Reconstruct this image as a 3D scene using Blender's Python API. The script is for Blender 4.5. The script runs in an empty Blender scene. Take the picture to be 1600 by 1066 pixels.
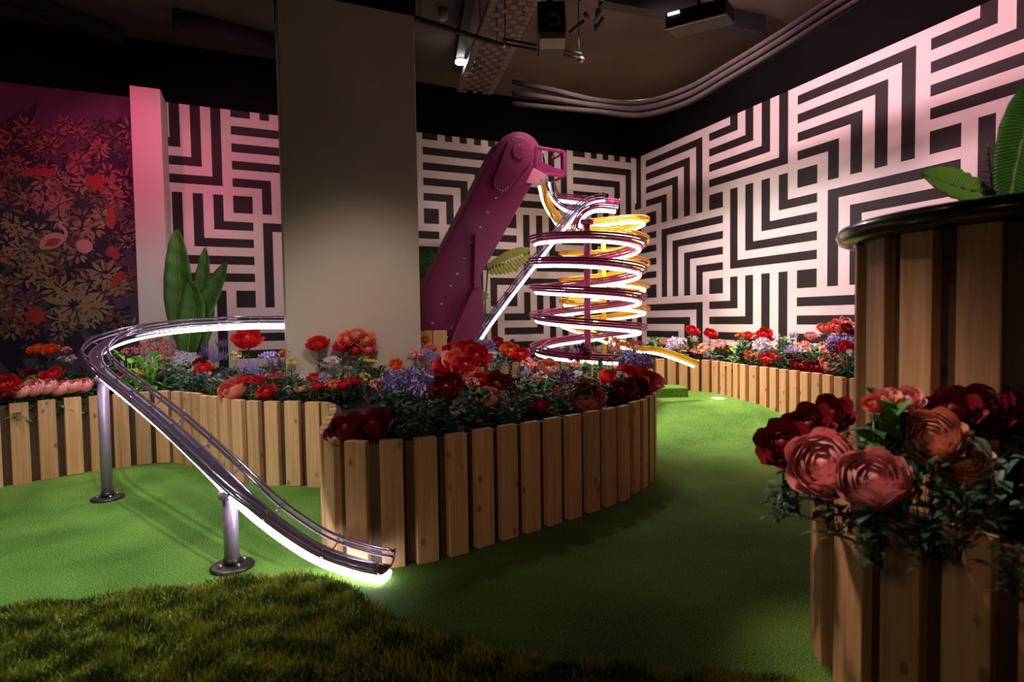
import bpy, math, random
import numpy as np
from mathutils import Vector, Matrix

random.seed(7)
scene = bpy.context.scene
COL = scene.collection

# ------------------------------------------------------------------ camera
YAW, PITCH, ROLL, FPX, EYE = 0.407982694, 0.0389818494, -0.0148000395, 880.8, 1.25
def _rot():
    f = np.array([math.sin(YAW)*math.cos(PITCH), math.cos(YAW)*math.cos(PITCH), -math.sin(PITCH)])
    r = np.array([math.cos(YAW), -math.sin(YAW), 0.0]); u = np.cross(r, f)
    c, s = math.cos(ROLL), math.sin(ROLL)
    return c*r+s*u, -s*r+c*u, f
R_, U_, F_ = _rot()
RH = np.array([math.cos(YAW), -math.sin(YAW), 0.0]); FH = np.array([math.sin(YAW), math.cos(YAW), 0.0])
EYEP = np.array([0, 0, EYE])
cam_data = bpy.data.cameras.new('camera')
cam_data.sensor_width = 36.0
cam_data.lens = FPX/1600*36
cam_data.clip_start = 0.05
cam_data.dof.use_dof = True
cam_data.dof.focus_distance = 4.6
cam_data.dof.aperture_fstop = 2.0
cam = bpy.data.objects.new('camera', cam_data)
COL.objects.link(cam)
m = Matrix.Identity(4)
for i in range(3):
    m[i][0] = R_[i]; m[i][1] = U_[i]; m[i][2] = -F_[i]; m[i][3] = EYEP[i]
cam.matrix_world = m
scene.camera = cam
scene.view_settings.view_transform = 'Standard'
scene.view_settings.look = 'None'
scene.view_settings.gamma = 1
scene.view_settings.use_curve_mapping = False
scene.view_settings.exposure = 0.1

# ------------------------------------------------------------------ world, room lights and added fill spots
world = bpy.data.worlds.new('world'); scene.world = world
world.use_nodes = True
world.node_tree.nodes['Background'].inputs[0].default_value = (0.9, 0.75, 0.8, 1)
world.node_tree.nodes['Background'].inputs[1].default_value = 0.004

def spot(name, loc, target, power, color, size=70, blend=0.6, radius=0.08):
    d = bpy.data.lights.new(name, 'SPOT'); d.energy = power; d.color = color
    d.spot_size = math.radians(size); d.spot_blend = blend; d.shadow_soft_size = radius
    o = bpy.data.objects.new(name, d); COL.objects.link(o); o.location = loc
    o.rotation_euler = (Vector(target)-Vector(loc)).to_track_quat('-Z', 'Y').to_euler()
    return o
WARM = (1.0, 0.78, 0.55); NEU = (1.0, 0.93, 0.86); PINK = (1.0, 0.42, 0.5); MAG = (1.0, 0.12, 0.32)
spot('spot_left_green', (-1.0, 3.6, 4.5), (-1.2, 4.0, 0), 340, (0.97, 1.0, 0.90), 62, 0.8, 0.06)
spot('spot_left_near', (-1.9, 2.2, 4.5), (-1.1, 3.3, 0), 330, (0.97, 1.0, 0.88), 46, 1.0, 0.06)
spot('spot_right_green', (4.6, 6.3, 4.5), (4.5, 5.6, 0), 1500, (1.0, 0.90, 0.68), 64, 0.9, 0.08)
spot('spot_right_lane', (4.1, 5.6, 4.6), (4.0, 4.6, 0), 150, (1.0, 0.90, 0.70), 44, 1.0, 0.08)
spot('wall_wash_right', (3.7, 2.5, 4.5), (6.05, 3.0, 2.4), 235, (1.0, 0.48, 0.56), 130, 0.5, 0.1)
spot('wall_wash_right_far', (3.3, 4.6, 4.4), (6.05, 5.2, 2.8), 330, (1.0, 0.60, 0.66), 110, 0.8, 0.1)
spot('wall_wash_low', (3.4, 5.6, 3.2), (6.05, 5.4, 1.0), 270, (1.0, 0.88, 0.84), 95, 1.0, 0.1)
spot('wall_wash_back', (3.4, 5.6, 4.4), (4.2, 8.4, 2.0), 190, (1.0, 0.68, 0.68), 95, 1.0, 0.1)
spot('wall_wash_left', (-0.3, 5.4, 4.4), (-0.2, 8.4, 3.1), 135, (1.0, 0.30, 0.40), 70, 1.0, 0.1)
spot('wall_wash_left_low', (-0.2, 6.6, 3.2), (-0.5, 8.4, 1.0), 26, NEU, 90, 1.0, 0.1)
spot('pillar_magenta', (-1.9, 5.6, 4.5), (-1.5, 8.0, 3.3), 115, (1.0, 0.10, 0.26), 46, 0.9, 0.1)
spot('pillar_white', (-1.2, 6.4, 3.0), (-1.4, 8.0, 0.9), 14, NEU, 60, 1.0, 0.1)
spot('mural_red', (-3.2, 5.4, 4.5), (-2.3, 8.4, 2.8), 60, (1.0, 0.10, 0.26), 80, 1.0, 0.1)
spot('mural_white', (-2.4, 6.0, 3.6), (-2.4, 8.4, 1.4), 26, NEU, 70, 1.0, 0.1)
spot('left_bed_pink', (-2.2, 4.2, 4.4), (-1.9, 6.0, 0.8), 190, (1.0, 0.45, 0.45), 40, 0.8, 0.1)
spot('column_light', (0.5, 2.8, 2.2), (0.9, 5.2, 1.25), 88, (1.0, 0.79, 0.64), 54, 1.0, 0.2)
spot('corner_fill', (-0.2, 0.5, 1.5), (1.9, 1.0, 0.35), 10, (1.0, 0.70, 0.45), 70, 1.0, 0.2)
spot('column_top_light', (1.2, 2.4, 4.5), (0.9, 5.2, 3.4), 6, (1.0, 0.56, 0.50), 60, 1.0, 0.2)
spot('fill_warm', (-1.3, -0.9, 1.3), (0.9, 4.0, 0.55), 76, (1.0, 0.72, 0.46), 46, 1.0, 0.3)
spot('batten_left_fill', (-0.7, 2.0, 2.6), (-0.9, 5.8, 0.5), 95, (1.0, 0.86, 0.66), 58, 1.0, 0.12)  # added fill with no fixture, brightens the left planter's battens
spot('bed_front', (2.9, 1.9, 4.5), (2.3, 4.2, 1.0), 620, NEU, 21, 1.0, 0.08)
spot('bed_bouquet', (1.9, 2.6, 4.5), (1.1, 3.7, 1.0), 260, NEU, 20, 1.0, 0.08)
spot('tower_spot', (2.6, 4.6, 3.0), (3.0, 6.6, 1.6), 30, (1.0, 0.80, 0.9), 60, 1.0, 0.1)
spot('bed_white', (0.2, 5.9, 4.4), (-0.2, 5.5, 0.7), 260, NEU, 55, 1.0, 0.1)
spot('bed_back', (2.6, 5.3, 4.5), (2.1, 4.0, 0.8), 170, NEU, 46, 1.0, 0.1)
spot('corner_planter_warm', (0.75, 2.1, 3.7), (1.8, 1.25, 0.7), 360, (1.0, 0.74, 0.60), 22, 1.0, 0.12)
spot('drum_edge_fill', (3.2, 5.8, 4.5), (2.1, 1.6, 1.2), 170, NEU, 16, 1.0, 0.08)  # added narrow fill, brightens the left edge of the drum battens
spot('banana_fill', (1.1, -0.6, 3.6), (2.25, 1.12, 1.9), 85, (1.0, 0.95, 0.75), 15, 1.0, 0.06)  # added fill from the camera side, lifts the dark banana leaves
spot('ceiling_glow', (3.9, 4.2, 3.0), (3.8, 4.9, 4.8), 20, (1.0, 0.7, 0.66), 90, 1.0, 0.3)

# ------------------------------------------------------------------ point helpers
def ray(px, py):
    return F_ + (px-800)/FPX*R_ - (py-533)/FPX*U_
def at(px, py, w): return EYEP + ray(px, py)*w
def on_z(px, py, z):
    d = ray(px, py); return EYEP + d*(z-EYE)/d[2]
def on_y(px, py, y):
    d = ray(px, py); return EYEP + d*y/d[1]

# ------------------------------------------------------------------ materials
MATS = {}
def new_mat(name):
    mt = bpy.data.materials.new(name); mt.use_nodes = True
    return mt, mt.node_tree, mt.node_tree.nodes['Principled BSDF']
def mat(name, rgb, rough=0.6, metal=0.0, emit=0, noise=0.0, nscale=20.0, bump=0.0, coat=0.0, rnd=0.0, spec=0.5, tip=0.0):
    """plain painted or organic surface with mottling, bump and per-object variation"""
    if name in MATS: return MATS[name]
    mt, nt, b = new_mat(name); L = nt.links
    b.inputs['Base Color'].default_value = (*rgb, 1); b.inputs['Roughness'].default_value = rough
    b.inputs['Metallic'].default_value = metal; b.inputs['Coat Weight'].default_value = coat
    b.inputs['Specular IOR Level'].default_value = spec
    if emit:
        b.inputs['Emission Color'].default_value = (*rgb, 1); b.inputs['Emission Strength'].default_value = emit
    if noise or bump or rnd:
        tc = nt.nodes.new('ShaderNodeTexCoord'); n = nt.nodes.new('ShaderNodeTexNoise')
        n.inputs['Scale'].default_value = nscale; n.inputs['Detail'].default_value = 4
        L.new(tc.outputs['Object'], n.inputs['Vector'])
        if noise or rnd:
            hs = nt.nodes.new('ShaderNodeHueSaturation'); hs.inputs['Color'].default_value = (*rgb, 1)
            mr = nt.nodes.new('ShaderNodeMapRange'); mr.inputs['From Min'].default_value = 0.3; mr.inputs['From Max'].default_value = 0.7
            mr.inputs['To Min'].default_value = 1-noise; mr.inputs['To Max'].default_value = 1+noise
            L.new(n.outputs['Fac'], mr.inputs['Value'])
            oi = nt.nodes.new('ShaderNodeObjectInfo'); mr2 = nt.nodes.new('ShaderNodeMapRange')
            mr2.inputs['To Min'].default_value = 1-rnd; mr2.inputs['To Max'].default_value = 1+rnd
            L.new(oi.outputs['Random'], mr2.inputs['Value'])
            mu = nt.nodes.new('ShaderNodeMath'); mu.operation = 'MULTIPLY'
            L.new(mr.outputs[0], mu.inputs[0]); L.new(mr2.outputs[0], mu.inputs[1]); L.new(mu.outputs[0], hs.inputs['Value'])
            if tip:
                sx = nt.nodes.new('ShaderNodeSeparateXYZ'); L.new(tc.outputs['UV'], sx.inputs[0])
                mx = nt.nodes.new('ShaderNodeMix'); mx.data_type = 'RGBA'; pw = nt.nodes.new('ShaderNodeMath'); pw.operation = 'POWER'; pw.inputs[1].default_value = 3.0
                ml = nt.nodes.new('ShaderNodeMath'); ml.operation = 'MULTIPLY'; ml.inputs[1].default_value = tip
                L.new(sx.outputs[1], pw.inputs[0]); L.new(pw.outputs[0], ml.inputs[0]); L.new(ml.outputs[0], mx.inputs['Factor'])
                L.new(hs.outputs[0], mx.inputs['A']); mx.inputs['B'].default_value = (min(1, rgb[0]*1.05), .5+.5*rgb[1], .45+.5*rgb[2], 1); L.new(mx.outputs['Result'], b.inputs['Base Color'])
            else: L.new(hs.outputs[0], b.inputs['Base Color'])
        if bump:
            bp = nt.nodes.new('ShaderNodeBump'); bp.inputs['Strength'].default_value = bump; bp.inputs['Distance'].default_value = 0.01
            L.new(n.outputs['Fac'], bp.inputs['Height']); L.new(bp.outputs[0], b.inputs['Normal'])
    MATS[name] = mt
    return mt

def wood_mat(name, c1, c2):
    """softwood batten: vertical grain, a few knots, tone differing from piece to piece"""
    mt, nt, b = new_mat(name); L = nt.links; N = nt.nodes.new
    tc = N('ShaderNodeTexCoord'); oi = N('ShaderNodeObjectInfo')
    off = N('ShaderNodeVectorMath'); off.operation = 'ADD'
    sc = N('ShaderNodeMath'); sc.operation = 'MULTIPLY'; sc.inputs[1].default_value = 53.0
    L.new(oi.outputs['Random'], sc.inputs[0])
    cb = N('ShaderNodeCombineXYZ')
    for k in range(3): L.new(sc.outputs[0], cb.inputs[k])
    L.new(tc.outputs['Object'], off.inputs[0]); L.new(cb.outputs[0], off.inputs[1])
    mp = N('ShaderNodeMapping'); mp.inputs['Scale'].default_value = (55, 55, 2.2); L.new(off.outputs[0], mp.inputs['Vector'])
    n = N('ShaderNodeTexNoise'); n.inputs['Scale'].default_value = 1.0; n.inputs['Detail'].default_value = 5
    L.new(mp.outputs[0], n.inputs['Vector'])
    cr = N('ShaderNodeValToRGB'); cr.color_ramp.elements[0].position = 0.3; cr.color_ramp.elements[1].position = 0.72
    cr.color_ramp.elements[0].color = (*c1, 1); cr.color_ramp.elements[1].color = (*c2, 1)
    L.new(n.outputs['Fac'], cr.inputs[0])
    mk = N('ShaderNodeMapping'); mk.inputs['Scale'].default_value = (9, 9, 5.5); L.new(off.outputs[0], mk.inputs['Vector'])
    v = N('ShaderNodeTexVoronoi'); v.inputs['Scale'].default_value = 1.0; L.new(mk.outputs[0], v.inputs['Vector'])
    kr = N('ShaderNodeMapRange'); kr.inputs['From Min'].default_value = 0.08; kr.inputs['From Max'].default_value = 0.15
    kr.inputs['To Min'].default_value = 0.42; kr.inputs['To Max'].default_value = 1.0
    L.new(v.outputs['Distance'], kr.inputs['Value'])
    hs = N('ShaderNodeHueSaturation'); L.new(cr.outputs[0], hs.inputs['Color'])
    tr = N('ShaderNodeMapRange'); tr.inputs['To Min'].default_value = 0.8; tr.inputs['To Max'].default_value = 1.15
    L.new(oi.outputs['Random'], tr.inputs['Value'])
    mu = N('ShaderNodeMath'); mu.operation = 'MULTIPLY'; L.new(kr.outputs[0], mu.inputs[0]); L.new(tr.outputs[0], mu.inputs[1])
    L.new(mu.outputs[0], hs.inputs['Value']); L.new(hs.outputs[0], b.inputs['Base Color'])
    b.inputs['Roughness'].default_value = 0.55
    bp = N('ShaderNodeBump'); bp.inputs['Strength'].default_value = 0.25; bp.inputs['Distance'].default_value = 0.003
    L.new(n.outputs['Fac'], bp.inputs['Height']); L.new(bp.outputs[0], b.inputs['Normal'])
    MATS[name] = mt
    return mt

def turf_mat(name, c1, c2, sc=150, bump=1.0):
    mt, nt, b = new_mat(name); L = nt.links; N = nt.nodes.new
    tc = N('ShaderNodeTexCoord')
    n = N('ShaderNodeTexNoise'); n.inputs['Scale'].default_value = sc; n.inputs['Detail'].default_value = 3; L.new(tc.outputs['Object'], n.inputs['Vector'])
    n2 = N('ShaderNodeTexNoise'); n2.inputs['Scale'].default_value = 2.0; n2.inputs['Detail'].default_value = 6; L.new(tc.outputs['Object'], n2.inputs['Vector'])
    ad = N('ShaderNodeMath'); ad.operation = 'MULTIPLY_ADD'; ad.inputs[1].default_value = 0.35; L.new(n2.outputs['Fac'], ad.inputs[0]); L.new(n.outputs['Fac'], ad.inputs[2])
    cr = N('ShaderNodeValToRGB'); cr.color_ramp.elements[0].position = 0.55; cr.color_ramp.elements[1].position = 0.80
    cr.color_ramp.elements[0].color = (*c1, 1); cr.color_ramp.elements[1].color = (*c2, 1)
    L.new(ad.outputs[0], cr.inputs[0]); L.new(cr.outputs[0], b.inputs['Base Color'])
    b.inputs['Roughness'].default_value = 0.8; b.inputs['Specular IOR Level'].default_value = 0.2
    bp = N('ShaderNodeBump'); bp.inputs['Strength'].default_value = bump; bp.inputs['Distance'].default_value = 0.006
    L.new(n.outputs['Fac'], bp.inputs['Height']); L.new(bp.outputs[0], b.inputs['Normal'])
    MATS[name] = mt
    return mt

def leaf_mat(name, rgb, rgb2=None, vein=0, rough=0.45):
    mt, nt, b = new_mat(name); L = nt.links; N = nt.nodes.new
    rgb2 = rgb2 or tuple(c*0.55 for c in rgb)
    tc = N('ShaderNodeTexCoord')
    if vein:
        n = N('ShaderNodeTexWave'); n.inputs['Scale'].default_value = vein; n.inputs['Distortion'].default_value = 0.6
        n.bands_direction = 'Y'; L.new(tc.outputs['UV'], n.inputs['Vector'])
    else:
        n = N('ShaderNodeTexNoise'); n.inputs['Scale'].default_value = 25; L.new(tc.outputs['Object'], n.inputs['Vector'])
    cr = N('ShaderNodeValToRGB'); cr.color_ramp.elements[0].position = 0.3; cr.color_ramp.elements[1].position = 0.7
    cr.color_ramp.elements[0].color = (*rgb2, 1); cr.color_ramp.elements[1].color = (*rgb, 1)
    L.new(n.outputs['Fac'], cr.inputs[0]); L.new(cr.outputs[0], b.inputs['Base Color'])
    b.inputs['Roughness'].default_value = rough
    if vein:
        bp = N('ShaderNodeBump'); bp.inputs['Strength'].default_value = 0.5; bp.inputs['Distance'].default_value = 0.004
        L.new(n.outputs['Fac'], bp.inputs['Height']); L.new(bp.outputs[0], b.inputs['Normal'])
    MATS[name] = mt
    return mt

wood = wood_mat('pine_batten', (0.55, 0.29, 0.13), (0.76, 0.46, 0.25))
wood_shaded = wood_mat('backing_timber_shaded', (0.07, 0.036, 0.015), (0.11, 0.06, 0.026))  # shade of the gaps between battens is darkened into this timber colour
turf = turf_mat('putting_turf', (0.022, 0.085, 0.008), (0.17, 0.34, 0.055))
roughturf = turf_mat('rough_turf_base', (0.02, 0.045, 0.006), (0.07, 0.12, 0.018), 60)
paper_white = mat('wallpaper_white', (0.74, 0.70, 0.69), 0.6, noise=0.05, nscale=3)
paper_black = mat('wallpaper_black', (0.021, 0.015, 0.017), 0.6, noise=0.2, nscale=4, spec=0.3)
black_paint = mat('black_paint', (0.005, 0.005, 0.005), 0.9, noise=0.2, nscale=2, spec=0.05)
ceil_paint = mat('ceiling_paint', (0.10, 0.075, 0.07), 0.85, noise=0.35, nscale=0.9, bump=0.2)
column_paint = mat('column_paint', (0.52, 0.45, 0.395), 0.6, noise=0.03, nscale=1.5)
pillar_paint = mat('pillar_paint', (0.78, 0.72, 0.70), 0.6)
chrome = mat('lilac_steel', (0.42, 0.33, 0.50), 0.2, 0.85)
post_steel = mat('lilac_post', (0.42, 0.32, 0.50), 0.35, 0.3)
rail_purple = mat('plum_rail', (0.36, 0.03, 0.13), 0.35, 0.3)
rail_yellow = mat('yellow_rail', (0.85, 0.48, 0.04), 0.35, 0.2)
dark_steel = mat('dark_steel', (0.05, 0.045, 0.04), 0.4, 0.7)
magenta = mat('magenta_panel', (0.24, 0.022, 0.105), 0.42, noise=0.04, nscale=3)
magenta_dk = mat('magenta_trim', (0.26, 0.02, 0.13), 0.4)
rivet_m = mat('rivet_steel', (0.85, 0.75, 0.8), 0.3, 0.6)
led = mat('led_white', (1.0, 0.90, 0.96), 0.5, emit=3.2)
led_strong = mat('led_track', (1.0, 0.92, 0.97), 0.5, emit=7.0)
led_warm = mat('led_warm', (1.0, 0.86, 0.62), 0.5, emit=2.6)
soil_m = mat('dark_soil', (0.015, 0.012, 0.010), 0.95, noise=0.4, nscale=30, bump=0.8)

# ------------------------------------------------------------------ mesh helpers
class MB:
    def __init__(s): s.v = []; s.f = []; s.m = []; s.uv = []
    def add(s, v, f, m=0, uv=None):
        o = len(s.v); s.v += [tuple(map(float, p)) for p in v]; s.f += [tuple(i+o for i in q) for q in f]; s.m += [m]*len(f)
        s.uv += uv if uv else [(0.0, 0.0)]*len(v)
        return s
    def box(s, lo, hi, m=0):
        x0, y0, z0 = lo; x1, y1, z1 = hi
        return s.add([(x0,y0,z0),(x1,y0,z0),(x1,y1,z0),(x0,y1,z0),(x0,y0,z1),(x1,y0,z1),(x1,y1,z1),(x0,y1,z1)],
                     [(0,3,2,1),(4,5,6,7),(0,1,5,4),(1,2,6,5),(2,3,7,6),(3,0,4,7)], m)
    def tube(s, pts, r, n=8, m=0, cap=True, up=(0,0,1), rb=None):
        P = [np.array(p, float) for p in pts]; rb = rb or r; k0 = len(P)
        up = np.array(up, float); V = []; F = []
        prev = None
        for i, p in enumerate(P):
            t = P[min(i+1, k0-1)]-P[max(i-1, 0)]; t = t/(np.linalg.norm(t)+1e-12)
            a = np.cross(t, up) if prev is None else prev - t*(prev@t)
            if np.linalg.norm(a) < 1e-4: a = np.cross(t, (1, 0, 0.1))
            a = a/np.linalg.norm(a); prev = a; b = np.cross(a, t)
            rr = r[i] if isinstance(r, (list, tuple)) else r
            r2 = rr if isinstance(r, (list, tuple)) else rb
            for j in range(n):
                q = 2*math.pi*j/n; V.append(p + a*rr*math.cos(q) + b*r2*math.sin(q))
        for i in range(k0-1):
            for j in range(n):
                F.append((i*n+j, i*n+(j+1) % n, (i+1)*n+(j+1) % n, (i+1)*n+j))
        if cap: F.append(tuple(range(n))[::-1]); F.append(tuple((k0-1)*n+j for j in range(n)))
        return s.add(V, F, m)
    def prism(s, poly, d, m=0):
        """poly: 3-D points in a plane; d: extrusion vector"""
        n = len(poly); V = [np.array(p, float) for p in poly]; V += [p+np.array(d, float) for p in V]
        F = [tuple(range(n)), tuple(range(2*n-1, n-1, -1))]+[(i, i+n, (i+1) % n+n, (i+1) % n) for i in range(n)]
        return s.add(V, F, m)
    def build(s, name, mats, parent=None, smooth=True, loc=None, bevel=0):
        me = bpy.data.meshes.new(name); me.from_pydata(s.v, [], s.f); mats = mats if isinstance(mats, (list, tuple)) else [mats]
        for x in mats: me.materials.append(x)
        me.polygons.foreach_set('material_index', s.m); me.polygons.foreach_set('use_smooth', [smooth]*len(s.f))
        if any(u != (0.0, 0.0) for u in s.uv[:400]):
            ul = me.uv_layers.new(name='uv')
            vi = np.zeros(len(me.loops), dtype=np.int32); me.loops.foreach_get('vertex_index', vi)
            ul.data.foreach_set('uv', np.array(s.uv, dtype=np.float32)[vi].ravel())
        me.update()
        o = bpy.data.objects.new(name, me); COL.objects.link(o)
        if parent: o.parent = parent
        if loc is not None: o.location = loc
        if bevel:
            b = o.modifiers.new('bevel', 'BEVEL'); b.width = bevel; b.segments = 2; b.limit_method = 'ANGLE'
        return o

def tag(o, label=None, cat=None, group=None, kind=None):
    if label: o['label'] = label
    if cat: o['category'] = cat
    if group: o['group'] = group
    if kind: o['kind'] = kind
    return o
def empty(name, loc=(0, 0, 0), label=None, cat=None, group=None):
    o = bpy.data.objects.new(name, None); o.location = tuple(map(float, loc)); o.empty_display_size = 0.05; COL.objects.link(o)
    return tag(o, label, cat, group)
def structure(o): o['kind'] = 'structure'; return o
def spline(P, n=12, closed=False):
    P = [np.array(p, float) for p in P]; out = []; k = len(P)
    for i in range(k if closed else k-1):
        g = (lambda j: P[j % k]) if closed else (lambda j: P[min(max(j, 0), k-1)])
        p0, p1, p2, p3 = g(i-1), g(i), g(i+1), g(i+2)
        for a in range(n):
            t = a/n
            out.append(0.5*((2*p1)+(-p0+p2)*t+(2*p0-5*p1+4*p2-p3)*t*t+(-p0+3*p1-3*p2+p3)*t**3))
    if not closed: out.append(P[-1])
    return out
def resample(P, step):
    P = [np.array(p, float) for p in P]; d = [0]
    for a, b in zip(P, P[1:]): d.append(d[-1]+np.linalg.norm(b-a))
    n = max(1, int(round(d[-1]/step))); A = np.array(P)
    return [np.array([np.interp(d[-1]*i/n, d, A[:, k]) for k in range(A.shape[1])]) for i in range(n+1)]

# ------------------------------------------------------------------ terrain: flat, then a gentle ramp up to the far hole
def terr(x, y):
    w = x*FH[0]+y*FH[1]
    t = min(max((w-5.25)/1.55, 0), 1)
    return 0.21*(t*t*(3-2*t)*0.5+t*0.5)

WX, WY, CZ = 6.056, 8.4, 4.81
# floor
fl = MB(); nx, ny = 90, 90
xs = np.linspace(-5, WX, nx); ys = np.linspace(-3, WY, ny)
fl.add([(x, y, terr(x, y)) for y in ys for x in xs], [(j*nx+i, j*nx+i+1, (j+1)*nx+i+1, (j+1)*nx+i) for j in range(ny-1) for i in range(nx-1)])
floor = structure(fl.build('floor', turf))
tag(floor, 'green putting turf covering the floor, rising to a ramp at the far hole', None)

# the wallpaper pattern: interlocking right-angle bands, period 22 x 22 cells
def white(i, j):
    i %= 22; j %= 22
    I = i+22 if i <= 2 else i
    if 14 <= I <= 24 and 9 <= j <= 19: k = min(I-14, 19-j)
    elif j <= 8 and (i == 0 or i >= 12): k = max((22 if i == 0 else i)-14, j)
    elif 1 <= i <= 11 and j <= 8 or 3 <= i <= 11 and j <= 10: k = min(j, 11-i)
    elif 3 <= i <= 13 and j >= 11: k = min(i-3, j-11)
    elif (i == 0 or i >= 14) and j >= 20: k = (22 if i == 0 else i)-14
    else: k = 9
    return k % 2 == 0 and k <= 8

def paper(name, fn, i0, i1, j0, j1, zc, edge_lo, edge_hi, ztop):
    """one wall panel of wallpaper; fn(i) gives the wall point of grid line i, zc(j) the height of grid line j"""
    mb = MB()
    for j in range(j0, j1):
        z1, z0 = min(zc(j), ztop), max(zc(j+1), 0)
        if z1-z0 < 1e-4: continue
        i = i0
        while i < i1:
            k = i; c = white(i, j)
            while k < i1 and white(k, j) == c: k += 1
            a, b = fn(max(i, edge_lo)), fn(min(k, edge_hi))
            mb.add([(a[0], a[1], z0), (b[0], b[1], z0), (b[0], b[1], z1), (a[0], a[1], z1)], [(0, 1, 2, 3)], 0 if c else 1)
            i = k
    return mb.build(name, [paper_white, paper_black], smooth=False)
bx = lambda i: (2.090+0.1174*i, WY-0.012)
pb = paper('wall_back_paper', bx, -28, 34, -1, 40, lambda j: 3.972-0.1144*j, (-1.12-2.09)/0.1174, (WX-0.012-2.09)/0.1174, 4.063)
rx = lambda i: (WX-0.012, 8.208-0.1378*i)
pr = paper('wall_right_paper', rx, -2, 82, 0, 40, lambda j: 4.046-0.1122*j, (8.208-WY+0.012)/0.1378, (8.208+3)/0.1378, 4.046)
def wall(name, lo, hi): return structure(MB().box(lo, hi).build(name, black_paint, smooth=False))
wb = wall('wall_back', (-5.2, WY, -0.1), (WX+0.2, WY+0.2, CZ+0.1))
wr = wall('wall_right', (WX, -3.2, -0.1), (WX+0.2, WY, CZ+0.1))
wl = wall('wall_left', (-5.2, -3.2, -0.1), (-5.0, WY, CZ+0.1))
wf = wall('wall_front', (-5.0, -3.2, -0.1), (WX, -3.0, CZ+0.1))
for p, q in ((pb, wb), (pr, wr)): p.name = 'trim_wallpaper'; structure(p); p.parent = q
tag(pb, 'black and pale pink maze-pattern wallpaper'); tag(pr, 'black and pale pink maze-pattern wallpaper')
structure(MB().box((-5.2, -3.2, CZ), (WX+0.2, WY+0.2, CZ+0.15)).build('ceiling', ceil_paint, smooth=False))
# black soffit band over the walls (dark painted zone)
# column in the bed, painted beige up to the wallpaper's height and black above
qc = on_z(648, 25, 4.05); YC = qc[1]; XL = on_y(441, 300, YC)[0]; XR = on_y(653, 300, YC)[0]
col = structure(MB().box((XL, YC, 0), (XR, YC+0.62, 4.05)).build('column', column_paint, smooth=False, bevel=0.008))
tag(col, 'wide square beige column rising out of the flower bed')
o = structure(MB().box((XL-0.01, YC-0.01, 4.05), (XR+0.01, YC+0.63, CZ)).build('trim_column_top', black_paint, smooth=False)); o.parent = col
# pale pillar at the left, standing against the back wall
qp = on_z(202, 133, 4.05)
pil = structure(MB().box((on_y(202, 133, qp[1])[0], qp[1], 0), (on_y(250, 140, qp[1])[0], WY, 4.05)).build('pillar', pillar_paint, smooth=False, bevel=0.006))
tag(pil, 'pale pillar washed in pink light at the left end of the maze wallpaper')
PXL = on_y(202, 133, qp[1])[0]

# ------------------------------------------------------------------ planters
BAT = None
def batten_mesh():
    global BAT
    if BAT is None:
        o = MB().box((-0.0575, -0.045, 0.0), (0.0575, 0.0, 0.65)).build('batten', wood, smooth=False)
        bm = o.modifiers.new('b', 'BEVEL'); bm.width = 0.004; bm.segments = 2
        dg = bpy.context.evaluated_depsgraph_get(); BAT = bpy.data.meshes.new_from_object(o.evaluated_get(dg))
        bpy.data.objects.remove(o)
        BAT.name = 'batten'
    return BAT
def planter(name, path, label, top=0.65, pitch=0.17, closed=True, soil=0.57, z0=0.0, cat='planter', flip=False, mesh=None, hz=0.65, start=0.0, maxb=99, soil_poly=True):
    """battens side by side along a floor curve, on a timber backing, filled with soil.
       path runs so that the outside is on the right-hand side while walking along it"""
    root = empty(name, (path[0][0], path[0][1], 0), label, cat)
    o0 = np.array([path[0][0], path[0][1], 0.0])
    P3 = [np.array([p[0], p[1], 0.0]) for p in path]
    R = resample(P3, pitch)
    # backing board: thin wall
    V = []; F = []; n = len(R)
    fine = resample(P3, 0.06); n = len(fine)
    for i, p in enumerate(fine):
        t = fine[(i+1) % n if closed else min(i+1, n-1)]-fine[i-1 if (i or closed) else 0]; t /= np.linalg.norm(t)+1e-9
        nn = np.array([t[1], -t[0], 0])          # outward
        for q, z in ((0, z0+0.005), (0, z0+hz-0.02), (-0.03, z0+hz-0.02), (-0.03, z0+0.005)):
            V.append(p-o0+nn*q+np.array([0, 0, z]))
    m = n if closed else n-1
    for i in range(m):
        a, b = i*4, ((i+1) % n)*4
        for k in range(4): F.append((a+k, b+k, b+(k+1) % 4, a+(k+1) % 4))
    if not closed: F += [(3, 2, 1, 0), tuple((n-1)*4+k for k in range(4))]
    MB().add(V, F).build('backing_board', wood_shaded, root, smooth=False)
    if soil_poly:
        poly = [np.array([v[0], v[1], z0+soil-0.3]) for v in V[3::4]]
        MB().prism(poly, (0, 0, 0.3)).build('soil', soil_m, root, smooth=False)
    cnt = 0
    for i in range(len(R)-1):
        if cnt >= maxb: break
        a, b = R[i], R[i+1]; mid = (a+b)/2; t = (b-a)/np.linalg.norm(b-a)
        o = bpy.data.objects.new('batten', mesh or batten_mesh()); COL.objects.link(o); o.parent = root
        o.location = tuple(mid-o0+np.array([0, 0, z0+random.uniform(-0.004, 0.004)])); o.rotation_euler = (0, 0, math.atan2(t[1], t[0]))
        cnt += 1
    return root

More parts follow.
